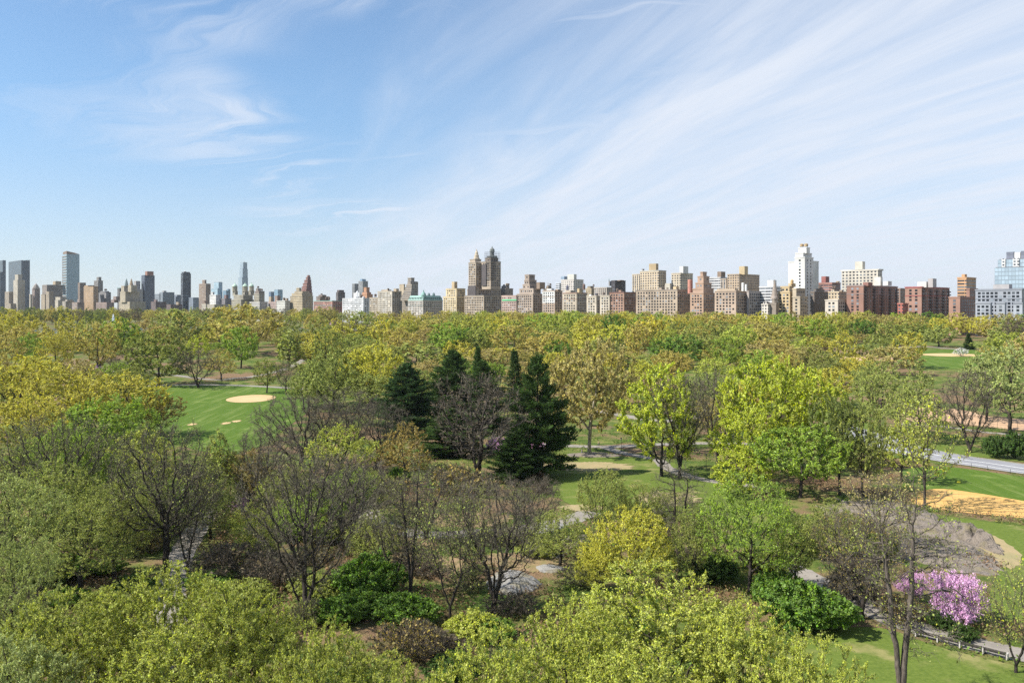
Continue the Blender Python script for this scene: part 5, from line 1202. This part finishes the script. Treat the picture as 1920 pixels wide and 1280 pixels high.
# undergrowth scattered between the near trees
urng = random.Random(33); UW = {'deep': 'dark green', 'green': 'green', 'olive': 'olive', 'rust': 'rusty', 'brown': 'brown twiggy', 'sage': 'grey-green'}
def inside_poly(x, y, poly):
    x = np.atleast_1d(x); y = np.atleast_1d(y)
    q = np.roll(poly, -1, 0); r = np.zeros(len(x), bool)
    for (x0, y0), (x1, y1) in zip(poly, q):
        if y0 == y1: continue
        r ^= ((y0 > y) != (y1 > y)) & (x < (x1-x0)*(y-y0)/(y1-y0)+x0)
    return r
near = [t for t in TREES[:N_HAND] if t[1] < 175]; und = []
for _ in range(900):
    px_, Yu = urng.uniform(-10, 1640), urng.uniform(98, 215); xu = at(px_, Yu)
    if px_ > 1180 and Yu < 125: continue
    if any(inside_poly(xu, Yu, p)[0] for p in KEEP_OUT) or any(abs(u[0]-xu)+abs(u[1]-Yu) < 7.5 for u in und) or (1290 < px_ and Yu > 150): continue
    if 670 < px_ < 1150 and 112 < Yu < 190: continue
    und.append((xu, Yu, px_))
    if len(und) >= 75: break
seen = {}
for (xu, Yu, px_) in und:
    col = urng.choice(['deep', 'green', 'olive', 'rust', 'brown', 'sage', 'olive', 'brown']); k = 'thicket' if col in ('rust', 'brown', 'sage') else 'shrub'
    part_ = ['far left', 'left', 'left of centre', 'centre', 'right of centre', 'right'][min(5, int(max(px_, 0)/280))]; dep = 'near the bottom edge' if Yu < 122 else 'in the near woods' if Yu < 150 else 'deeper in the woods' if Yu < 182 else 'at the back of the woods'
    key = (UW[col], part_, dep); seen[key] = seen.get(key, 0)+1; q = ['', 'another ', 'third ', 'fourth ', 'fifth '][min(seen[key]-1, 4)]
    plant(k, xu, Yu, urng.uniform(5, 9), urng.uniform(1.8, 4.2), C[col], f'{q}{UW[col]} bush {dep}, {part_} in the picture', group='undergrowth bushes of the near woods')

# ---------------------------------------------------------------- the park canopy further off: tree by tree, row by row
PAL = [('gold', 20, 'golden'), ('ochre', 22, 'ochre'), ('olive', 15, 'olive'), ('fresh', 6, 'fresh green'), ('ygreen', 9, 'yellow-green'), ('tan', 13, 'tan'), ('sage', 9, 'grey-green'), ('green', 3, 'deep green'), ('brown', 5, 'brown bare'), ('yellow', 3, 'bright yellow')]
names, wts = [p[0] for p in PAL], [p[1] for p in PAL]; WORD = {p[0]: p[2] for p in PAL}
srng = random.Random(21); ROWS = []
def clear(x, y, wd):
    u = x/y*F+CX
    if ((x-RES_C[0])/(RES_R[0]+18))**2+((y-RES_C[1])/(RES_R[1]+18))**2 < 1: return False
    if 1700 < u < 1850 and 440 < y < 670: return False
    if 1540 < u < 1700 and 455 < y < 620: return False
    if x*WX+y*WY > AVE-22: return False
    for (tx, ty, tw, th, tk) in TREES[:N_HAND]:
        if abs(tx-x)+abs(ty-y) < (tw+wd)*0.36: return False
    return True
rows = [(462, 1.05), (520, 1.05), (590, 1.05), (670, 1.05), (765, 1.0), (1290, 0.95), (1420, 0.95), (330, 1.0), (395, 0.95)]
for ri, (Y0, dens) in enumerate(rows):
    px = -10.0+srng.uniform(0, 20)
    while px < 1950:
        wd = srng.uniform(18, 31) if ri < 7 else srng.uniform(15, 22); Y = Y0+srng.uniform(-28, 28); step = wd*F/Y*dens*srng.uniform(0.72, 1.05)
        x = at(px, Y)
        ok = clear(x, Y, wd) and not (5 <= ri <= 6 and px > 640) and not (px < 560 and ri < 2)
        if ri >= 7: ok = ok and (px < 240 or 600 < px < 1640) and not (1040 < px < 1330 and Y < 315)
        if ok: ROWS.append([ri, px, x, Y, wd])
        px += step
lab = []
RN = ['first', 'second', 'third', 'fourth', 'fifth']
def landmark(px):
    best = min(BLD, key=lambda b: abs((b[1]+b[2])/2-px)+(0 if b[1] <= px <= b[2] else 12)); return best[0]
ent = []
for (ri, px, x, Y, wd) in ROWS:
    col = srng.choices(names, wts)[0]
    if 5 <= ri <= 6: col = srng.choices(['ochre', 'olive', 'brown', 'gold', 'dkolive'], [4, 3, 4, 2, 2])[0]
    kind = 'bare' if col == 'brown' else srng.choice(['leafy', 'leafy', 'airy'])
    word = WORD.get(col, 'dark olive'); lm = landmark(px)
    where = f'in canopy row {ri+1} below the {lm}' if ri < 5 else f'well before the canopy, below the {lm}' if ri == 7 else f'just before the canopy, below the {lm}' if ri == 8 else f'on the far shore below the {lm}' if ri == 5 else f'behind the far shore below the {lm}'
    where = where.replace(f'row {ri+1}', f'the {RN[ri]} row' if ri < 5 else '').replace('canopy the', 'the')
    ent.append([ri, px, x, Y, wd, col, kind, word, where])
from collections import defaultdict
gr = defaultdict(list)
for e in ent: gr[(e[7], e[8])].append(e)
for k, es in gr.items():
    es.sort(key=lambda e: e[1])
    for j, e in enumerate(es):
        q = '' if len(es) == 1 else (['left', 'right'][j] if len(es) == 2 else ['left', 'middle', 'right', 'far right', 'last'][min(j, 4)])
        e.append(('the '+q+' ' if q else '')+e[7]+' tree '+e[8])
for (ri, px, x, Y, wd, col, kind, word, where, label) in ent:
    h = srng.uniform(13, 22) if ri < 5 else srng.uniform(21, 27) if ri < 7 else srng.uniform(13, 17)
    jit = [srng.uniform(0.86, 1.12), srng.uniform(0.95, 1.06)]
    c = tuple(min(1, v*jit[0]*(jit[1] if i == 0 else 1)) for i, v in enumerate(C[col]))
    C['_tmp'] = c
    plant(kind, x, Y, wd, h, c, label, group='trees of the far park canopy', lod='F' if ri < 7 else 'M')
print('trees', len(TREES), 'faces', {k: (len(v['crown'].polygons), round(v['W'],1), round(v['H'],1)) for k, v in PROTO.items() if k[2] == 0}, 'hand', N_HAND, 'labels', len(set(e[9] for e in ent)), len(ent))

# the woodland mass that closes the canopy behind and between them (nobody could count it)
def mass(name, spots, kinds, label):
    V, Fc, T_, Cc, o = [], [], [], [], 0; rg = np.random.default_rng(4)
    for (x, y, wd, h, col, kind) in spots:
        P = proto(kind, 'F'); vl, lt = P['leaf']; a = rg.uniform(0, 6.28); s = wd/P['W']
        v = vl*np.array([s, s, h/P['H']]); v = np.column_stack([v[:, 0]*math.cos(a)-v[:, 1]*math.sin(a)+x, v[:, 0]*math.sin(a)+v[:, 1]*math.cos(a)+y, v[:, 2]+gz(x, y)-.2])
        V.append(v); n = len(v)//4; Fc.append(np.arange(4*n).reshape(-1, 4)+o); o += 4*n; T_.append(lt); Cc.append(np.tile(list(col)+[1.0], (n, 1)))
    me = np_mesh(name, np.concatenate(V), [(np.concatenate(Fc), 0)], np.concatenate(T_))
    a = me.attributes.new('col', 'FLOAT_COLOR', 'FACE'); a.data.foreach_set('color', np.concatenate(Cc).astype(np.float32).ravel())
    ob = link(name, me, None, (M_LEAF_MASS,)); tag(ob, label, 'woodland', kind='stuff')
spots = []
for Y0 in (480, 505, 540, 575, 615, 655, 695, 740, 790, 820, 865, 925, 990, 1060, 1130, 1350, 1480, 1560, 1700, 1850):
    px = -20
    while px < 1950:
        wd = srng.uniform(17, 27); Y = Y0+srng.uniform(-25, 25); x = at(px, Y); back = Y0 > 800 or x*WX+Y*WY > AVE-130
        if clear(x, Y, wd*0.6) and not (px < 560 and Y0 < 560):
            col = srng.choices(names[:8], wts[:8])[0]; f = srng.uniform(0.85, 1.1)
            spots.append((x, Y, wd, srng.uniform(17, 22) if back else srng.uniform(6, 9.5), tuple(c*f for c in C[col]), srng.choice(['leafy', 'airy'])))
        px += wd*F/Y*(0.85 if back else 1.0)
mass('woodland', spots, None, 'closed spring canopy of the park reaching to the avenue')
# low growth and last year's leaves on the near ground
def litter():
    rg = np.random.default_rng(9); n = 70000
    y = rg.uniform(84, 420, n)**1.0; y = 84+(y-84)*rg.uniform(0.25, 1, n); u = rg.uniform(-0.64, 0.62, n); x = u*y
    k = np.sin(x*.11+1)*np.sin(y*.13)+.6*np.sin(x*.31+y*.2)+.5*np.sin(y*.41-x*.17)+rg.normal(0, .25, n)
    keep = k > -0.1
    for poly in KEEP_OUT: keep &= ~inside_poly(x, y, poly)
    x, y, k = x[keep], y[keep], k[keep]
    m = 5; i = np.repeat(np.arange(len(x)), m); hh = np.clip(0.35+0.75*k, 0.3, 1.7)
    c = np.column_stack([x[i]+rg.normal(0, .55, len(i)), y[i]+rg.normal(0, .55, len(i)), ground(x[i], y[i])+rg.uniform(0.02, 1, len(i))*hh[i]])
    V, f = leaf_quads(rg, c, np.tile([0, 0, 0.6], (len(i), 1)), 0.34, 0.55, 0.4)
    t = rg.uniform(0, 1, len(i)); sel = (np.sin(x*.05)+np.sin(y*.07+2)+.7*np.sin(x*.23+y*.19))[i]+rg.normal(0, .4, len(i))
    col = np.where(sel[:, None] > 0.2, np.array([[.13, .19, .035, 1]]), np.where(sel[:, None] > -.5, np.array([[.21, .19, .06, 1]]), np.array([[.24, .15, .085, 1]])))
    me = np_mesh('ground_cover', V, [(f, 0)], t); a = me.attributes.new('col', 'FLOAT_COLOR', 'FACE'); a.data.foreach_set('color', col.astype(np.float32).ravel())
    tag(link('ground_cover', me, None, (M_LEAF_MASS,)), 'low green and brown growth under the near trees', 'ground cover', kind='stuff')
litter()
# ---------------------------------------------------------------- small things
def bars(name, items, mat, parent=None, color=None):
    """items: (p, q, radius) bars or ('box', centre, size) in one mesh"""
    bm = bmesh.new()
    for it in items:
        if it[0] == 'box':
            _, c, s = it[:3]; g = bmesh.ops.create_cube(bm, size=1.0); M = Matrix.Translation(c) @ (it[3] if len(it) > 3 else Matrix()) @ Matrix.Diagonal((*s, 1)); bmesh.ops.transform(bm, matrix=M, verts=g['verts'])
        else:
            p, q, r = Vector(it[0]), Vector(it[1]), it[2]; r2 = it[3] if len(it) > 3 else r; d = q-p
            g = bmesh.ops.create_cone(bm, cap_ends=True, segments=8, radius1=r, radius2=r2, depth=d.length)
            bmesh.ops.transform(bm, matrix=Matrix.Translation((p+q)/2) @ d.to_track_quat('Z', 'Y').to_matrix().to_4x4(), verts=g['verts'])
    me = bpy.data.meshes.new(name); bm.to_mesh(me); bm.free(); return link(name, me, parent, (mat,), color)
def frame_at(px, py): x, y = pix(px, py); return (x, y, gz(x, y))
# benches along the lower path
def bench():
    r = empty('park_bench', (0, 0, 0)); L = 2.55
    bars('seat', [('box', (0, -0.05+0.1*k, 0.45), (L, 0.075, 0.035)) for k in range(5)], M_SLAT, r)
    bars('backrest', [('box', (0, -0.22-0.03*k, 0.60+0.12*k), (L, 0.03, 0.085)) for k in range(3)], M_SLAT, r)
    for s in (-1, 1):
        x = s*(L/2-0.12)
        bars('leg', [((x, 0.3, 0), (x, 0.3, 0.44), 0.03), ((x, -0.12, 0), (x, -0.32, 0.92), 0.03), ((x, 0.34, 0.42), (x, -0.15, 0.42), 0.025)], M_IRON, r)
        bars('armrest', [((x, 0.32, 0.66), (x, -0.22, 0.66), 0.03), ((x, 0.32, 0.44), (x, 0.32, 0.66), 0.022)], M_IRON, r)
    return r
def copy_tree(o, parent=None):
    c = o.copy(); COL.objects.link(c)
    if parent: c.parent = parent
    for ch in [k for k in COL.objects if k.parent == o]: copy_tree(ch, c)
    return c
b0 = bench()
BP = [(1738, 1199), (1781, 1210), (1823, 1220.5), (1866, 1231.5)]
BL = ['black slatted bench, leftmost of four by the path', 'black slatted bench, second from the left of four by the path', 'black slatted bench, third from the left of four by the path', 'black slatted bench, rightmost of four by the path']
pw = [Vector(pix(*p)) for p in BP]; bd = (pw[3]-pw[0]).normalized(); ba = math.atan2(bd.y, bd.x)
for k in range(4):
    b = b0 if k == 0 else copy_tree(b0)
    p = pw[0]+bd*(k*(pw[3]-pw[0]).length/3); b.location = (p.x, p.y, gz(p.x, p.y)+0.08); b.rotation_euler = (0, 0, ba)
    tag(b, BL[k], 'bench', 'benches along the path')
for k in range(5):
    p = pw[0]+bd*((k-0.5)*(pw[3]-pw[0]).length/3)
    o = bars('bench_divider', [('box', (0, 0, 0.35), (0.16, 0.5, 0.7)), ('box', (0, 0, 0.72), (0.22, 0.56, 0.06))], M_CONCRETE); o.location = (p.x, p.y, gz(p.x, p.y)+0.05); o.rotation_euler = (0, 0, ba)
    tag(o, ['pale concrete post at the left end of the bench row', 'pale post between first and second bench', 'pale post between second and third bench', 'pale post between third and fourth bench', 'pale concrete post at the right end of the bench row'][k], 'post', 'posts of the bench row')
# lamp posts
def lamp():
    r = empty('lamp_post', (0, 0, 0))
    bars('pole', [((0, 0, 0), (0, 0, 0.5), 0.16, 0.10), ((0, 0, 0.5), (0, 0, 3.2), 0.065, 0.05), ((0, 0, 3.2), (0, 0, 3.3), 0.12, 0.12)], M_IRON, r)
    h = bars('lantern', [((0, 0, 3.3), (0, 0, 3.75), 0.13, 0.22)], plain('lantern_glass', (0.35, 0.35, 0.32), 0.3), r)
    bars('lantern_cap', [((0, 0, 3.75), (0, 0, 3.98), 0.25, 0.04), ((0, 0, 3.98), (0, 0, 4.1), 0.03, 0.02)], M_IRON, h); return r
l0 = lamp()
for k, (p, s) in enumerate([((1324, 879), 'black lantern lamp post on the right of the middle lawn'), ((416, 721), 'black lamp post by the path behind the ball field'), ((1165, 846), 'black lamp post right of the tan sycamore'), ((1772, 803), 'black lamp post by the far dirt infield')]):
    b = l0 if k == 0 else copy_tree(l0); b.location = frame_at(*p); tag(b, s, 'lamp post', 'park lamp posts')
# low fence along the near side of the road and by the infield
def fence(label, pts, h, gap, name='post_fence', rails=(0.95,), mat=M_IRON):
    c = [Vector((*p, gz(*p))) for p in pts]; r = empty(name, c[0]); tag(r, label, 'fence')
    items, acc = [], 0.0; k = 0
    for a, b in zip(c[:-1], c[1:]):
        d = (b-a).length; n = max(1, round(d/gap))
        for j in range(n):
            p = a.lerp(b, j/n)-c[0]; bars('post', [(p, p+Vector((0, 0, h)), 0.045)], mat, r)
        for f in rails: items.append((a-c[0]+Vector((0, 0, h*f)), b-c[0]+Vector((0, 0, h*f)), 0.025))
    bars('rail', items, mat, r)
rc = road_c; t = norm(np.gradient(rc, axis=0)); off = rc-np.column_stack([-t[:, 1], t[:, 0]])*8.0
sel = [tuple(q) for q in off[::7] if q[1] > 0 and 60 < q[0] < 150]
fence('low black post and rail fence along the near edge of the road', sel, 1.1, 5.5)
fence('low fence at the near edge of the orange infield', [pix(*p) for p in ((1700, 955), (1760, 963), (1830, 970), (1920, 978), (1990, 986))], 1.0, 6.0)
fence('tall backstop fence before the far dirt infield', [pix(*p) for p in ((1838, 803), (1870, 806), (1908, 809), (1950, 812))], 3.6, 5.0, 'backstop_fence', (0.98, 0.5, 0.1))
# people
M_SKIN = plain('skin', (0.50, 0.32, 0.23), 0.6, 0.05)
def skin_mesh(name, verts, edges, rad, mat, parent, root=0):
    me = bpy.data.meshes.new(name); me.from_pydata(verts, edges, []); o = link(name, me, parent, (mat,))
    m = o.modifiers.new('skin', 'SKIN'); sk = me.skin_vertices[0].data
    for i, r in enumerate(rad): sk[i].radius = (r, r); sk[i].use_root = (i == root)
    s = o.modifiers.new('sub', 'SUBSURF'); s.levels = 1; s.render_levels = 1; return o
POSE = {'stand': dict(legs=[((-.10, .02, .48), (-.11, -.02, .07)), ((.10, 0, .48), (.12, -.02, .07))], arms=[((-.24, .03, 1.12), (-.25, .10, .88)), ((.24, .03, 1.12), (.25, .08, .88))], hip=.92, lean=0),
        'run': dict(legs=[((-.10, .30, .62), (-.11, .14, .22)), ((.10, -.10, .52), (.12, -.46, .34))], arms=[((-.25, -.18, 1.16), (-.22, .08, 1.06)), ((.25, .16, 1.16), (.18, .34, 1.30))], hip=.93, lean=.10),
        'ride': dict(legs=[((-.10, .42, .72), (-.10, .20, .34)), ((.10, .36, .60), (.10, .12, .18))], arms=[((-.22, .34, 1.12), (-.20, .58, 1.02)), ((.22, .34, 1.12), (.20, .58, 1.02))], hip=.98, lean=.34),
        'sit': dict(legs=[((-.12, .36, .34), (-.13, .52, .06)), ((.12, .40, .22), (.14, .74, .07))], arms=[((-.24, .10, .42), (-.20, .30, .30)), ((.24, .06, .42), (.26, .24, .28))], hip=.12, lean=.05)}
def person(label, loc, rz, pose, shirt, trousers, hair, short=False):
    P = POSE[pose]; r = empty('person', loc, rz); tag(r, label, 'person'); h, ln = P['hip'], P['lean']
    V = [(0, 0, h), (0, ln*.4, h+.22), (0, ln*.8, h+.42), (0, ln, h+.52), (0, ln+.01, h+.60), (0, ln+.02, h+.70), (0, ln+.03, h+.78)]
    E = [(0, 1), (1, 2), (2, 3), (3, 4), (4, 5), (5, 6)]; Rr = [.115, .11, .12, .075, .055, .092, .07]
    V.append((0, ln+.115, h+.675)); E.append((5, 7)); Rr.append(.022)
    sv, se, sr = [(0, 0, h+.0), (0, ln*.4, h+.22), (0, ln*.8, h+.42), (0, ln, h+.49)], [(0, 1), (1, 2), (2, 3)], [.135, .13, .142, .095]
    tv, te, trr = [(0, 0, h+.06), (0, 0, h-.04)], [(0, 1)], [.135, .13]
    for (k, a), s in zip(P['legs'], (-1, 1)):
        i = len(V); hp = (s*.09, 0, h-.05); ft = (a[0], a[1]+.15, max(a[2]-.04, .03))
        V += [hp, k, a, ft]; E += [(0, i), (i, i+1), (i+1, i+2), (i+2, i+3)]; Rr += [.085, .058, .038, .034]
        j = len(tv); end = a if not short else tuple(k[q]*.7+a[q]*.3 for q in range(3)); tv += [hp, k, end]; te += [(1, j), (j, j+1)]+([(j+1, j+2)] if not short else []); trr += [.10, .073, .058]
        if short: tv.pop(); trr.pop()
    for (e, w), s in zip(P['arms'], (-1, 1)):
        i = len(V); sh = (s*.19, ln, h+.47); wv, ev = Vector(w), Vector(e)
        if pose == 'sit': pass
        d = (wv-ev).normalized(); pm = wv+d*.07; side = d.cross(Vector((0, 0, 1))); side = side.normalized() if side.length > .1 else Vector((1, 0, 0))
        V += [sh, e, w, tuple(pm)]; E += [(2, i), (i, i+1), (i+1, i+2), (i+2, i+3)]; Rr += [.058, .042, .028, .026]
        for q, ln_ in enumerate((.075, .085, .08, .062)):
            V.append(tuple(pm+d*ln_+side*(q-1.5)*.018)); E.append((i+3, len(V)-1)); Rr.append(.009)
        V.append(tuple(wv+d*.05-side*.05)); E.append((i+2, len(V)-1)); Rr.append(.010)
        j = len(sv); mid = tuple(sh[q]*.4+e[q]*.6 for q in range(3)); sv += [sh, mid]; se += [(2, j), (j, j+1)]; sr += [.072, .058]
    skin_mesh('body', V, E, Rr, M_SKIN, r)
    skin_mesh('shirt', sv, se, sr, plain('shirt', shirt, 0.9, .08), r); skin_mesh('trousers', tv, te, trr, plain('trousers', trousers, 0.9, .08), r)
    hr = bpy.data.meshes.new('hair'); bm = bmesh.new(); bmesh.ops.create_icosphere(bm, subdivisions=2, radius=.105)
    for v in bm.verts:
        v.co.y *= 1.08
        if v.co.z < -.01 and v.co.y > -.02: v.co.z = -.01+(v.co.z+.01)*.1
    bm.to_mesh(hr); bm.free(); o = link('hair', hr, r, (plain('hair', hair, 0.8, .1),)); o.location = (0, ln-.0, h+.755)
    return r
def bicycle(label, loc, rz):
    r = empty('bicycle', loc, rz); tag(r, label, 'bicycle')
    for y in (-.5, .52):
        bm = bmesh.new(); n, m = 20, 6; ring = [[bm.verts.new(((.02*math.cos(b)), (.33+.02*math.sin(b))*math.cos(a), (.33+.02*math.sin(b))*math.sin(a))) for b in np.arange(m)*2*math.pi/m] for a in np.arange(n)*2*math.pi/n]
        for i in range(n):
            for j in range(m): bm.faces.new((ring[i][j], ring[(i+1) % n][j], ring[(i+1) % n][(j+1) % m], ring[i][(j+1) % m]))
        me = bpy.data.meshes.new('wheel'); bm.to_mesh(me); bm.free(); w = link('wheel', me, r, (M_IRON,)); w.location = (0, y, .34)
        bars('spokes', [((0, 0, 0), (0, .31*math.cos(a), .31*math.sin(a)), .004) for a in np.arange(12)*math.pi/6], M_IRON, w)
    bars('frame', [((0, -.5, .34), (0, -.02, .30), .018), ((0, -.02, .30), (0, -.15, .85), .018), ((0, -.15, .80), (0, .38, .82), .018), ((0, -.02, .30), (0, .40, .75), .02), ((0, -.5, .34), (0, -.14, .78), .014), ((0, .52, .34), (0, .37, .92), .018)], M_IRON, r)
    bars('saddle', [('box', (0, -.17, .90), (.13, .26, .05))], M_IRON, r); bars('handlebar', [((-.22, .42, .97), (.22, .42, .97), .014), ((0, .37, .92), (0, .42, .97), .014)], M_IRON, r)
def face(dx, dy): return math.atan2(-dx, dy)
x, y, z = frame_at(1815, 862); person('runner in a black top and shorts on the road', (x, y, z+.09), face(-1, .25), 'run', (.02, .02, .025), (.03, .03, .04), (.03, .02, .015), True)
for px_, l1, l2, sh in ((1675, 'left cyclist in a dark top riding on the road', 'bicycle under the left cyclist on the road', (.05, .06, .10)), (1681, 'right cyclist in a blue and white top riding on the road', 'bicycle under the right cyclist on the road', (.35, .42, .55))):
    x, y, z = frame_at(px_, 840); a = face(.8, -.6); bicycle(l2, (x, y, z+.09), a); person(l1, (x-math.sin(-a)*.2, y-math.cos(a)*.2, z+.09), a, 'ride', sh, (.02, .02, .03), (.02, .02, .02))
x, y, z = frame_at(1123, 838); a = face(-1, .1); bicycle('bicycle on the path beside the tan sycamore', (x, y, z+.08), a); person('cyclist in a tan top passing the tan sycamore', (x-math.sin(-a)*.2, y-math.cos(a)*.2, z+.08), a, 'ride', (.50, .36, .24), (.10, .12, .2), (.05, .03, .02))
person('person in a white top and blue jeans standing left of the sycamore trunk', frame_at(1091, 852), face(.5, -.8), 'stand', (.65, .65, .65), (.12, .22, .42), (.05, .035, .03))
person('person in a pink top sitting on the grass at the sycamore foot', frame_at(1109, 852.5), face(-.3, -1), 'sit', (.5, .28, .30), (.1, .12, .16), (.04, .03, .02))
person('person in a pale green top sitting on the grass by the sycamore foot', frame_at(1103.5, 852.5), face(.3, -1), 'sit', (.45, .6, .5), (.2, .2, .22), (.2, .12, .06))
person('person in a white top walking behind the dark green bushes', frame_at(1876, 852), face(1, .2), 'stand', (.7, .7, .7), (.5, .48, .45), (.06, .04, .03))
person('person in a yellow top by the tall backstop fence', frame_at(1843.5, 806), face(0, -1), 'stand', (.75, .6, .05), (.06, .06, .08), (.03, .02, .02))
# banners, fountain, bird, bag
for k, (p, s) in enumerate([((560, 683), 'small orange banner, left of the pair beyond the ball field'), ((574, 683), 'small orange banner, right of the pair beyond the ball field')]):
    r = empty('banner', frame_at(*p)); tag(r, s, 'banner', 'orange banners'); bars('pole', [((0, 0, 0), (0, 0, 4.6), .05)], M_IRON, r); bars('flag', [('box', (.55, 0, 3.9), (1.0, .05, 1.3))], plain('orange_cloth', (.75, .28, .03), .8, .1), r)
Yf = 1060.0; xf = at(212.5, Yf); r = empty('fountain', (xf, Yf, RES_Z)); tag(r, 'white fountain plume rising from the lake', 'fountain')
bm = bmesh.new(); rg = np.random.default_rng(2)
for k in range(260):
    t = rg.uniform(0, 1)**0.7; hgt = zat(589, Yf)-RES_Z; rad = 3.4*(1-t)**0.7*rg.uniform(0, 1); a = rg.uniform(0, 6.28); s = .35+.5*(1-t)
    bmesh.ops.create_icosphere(bm, subdivisions=1, radius=s, matrix=Matrix.Translation((rad*math.cos(a), rad*math.sin(a), t*hgt)))
me = bpy.data.meshes.new('plume'); bm.to_mesh(me); bm.free(); link('plume', me, r, (plain('spray', (.85, .87, .9), .5, .04),))
bars('nozzle', [((0, 0, -.2), (0, 0, .6), .4)], M_CONCRETE, r)
Yb = 420.0
bm = bmesh.new(); vs = [bm.verts.new(v) for v in ((-.75, .05, .16), (-.35, .12, .10), (0, .16, 0), (.35, .12, .10), (.75, .05, .16), (-.38, -.10, .08), (0, -.16, 0), (.38, -.10, .08))]
for f in ((0, 1, 5), (1, 2, 6, 5), (2, 3, 7, 6), (3, 4, 7)): bm.faces.new([vs[i] for i in f])
g = bmesh.ops.create_icosphere(bm, subdivisions=2, radius=.12); bmesh.ops.scale(bm, vec=(.9, 3.0, .8), verts=g['verts'])
bmesh.ops.solidify(bm, geom=[f for f in bm.faces if len(f.verts) in (3, 4) and f.calc_area() > .02], thickness=.02)
me = bpy.data.meshes.new('seagull'); bm.to_mesh(me); bm.free(); o = link('seagull', me, None, (plain('plumage', (.8, .8, .8), .7, .05),)); o.location = (at(1055, Yb), Yb, zat(506, Yb)); o.rotation_euler = (.1, .25, .6)
tag(o, 'tiny white gull gliding above the skyline', 'bird')
x, y, z = frame_at(1798, 906); o = bars('sports_bag', [('box', (0, 0, .18), (.7, .35, .32)), ((-.18, 0, .3), (0, 0, .46), .02), ((0, 0, .46), (.18, 0, .3), .02)], plain('yellow_nylon', (.75, .65, .04), .6, .1)); o.location = (x, y, z+.05); tag(o, 'small yellow bag lying on the right-hand ball field', 'bag')

# ---------------------------------------------------------------- the air
HZ = 0.000028
bm = bmesh.new(); bmesh.ops.create_cube(bm, size=1.0); me = bpy.data.meshes.new('haze'); bm.to_mesh(me); bm.free()
hz = link('haze', me); hz.scale = (18200, 12600, 330); hz.location = (0, 5900, 330/2-12); tag(hz, kind='stuff')
m = new_mat('air'); N, L = nodes_of(m.node_tree); o = N('ShaderNodeOutputMaterial'); v = N('ShaderNodeVolumePrincipled'); v.inputs['Color'].default_value = (0.86, 0.92, 1.0, 1); v.inputs['Density'].default_value = HZ; v.inputs['Anisotropy'].default_value = 0.3
L(v.outputs[0], o.inputs['Volume']); me.materials.append(m)
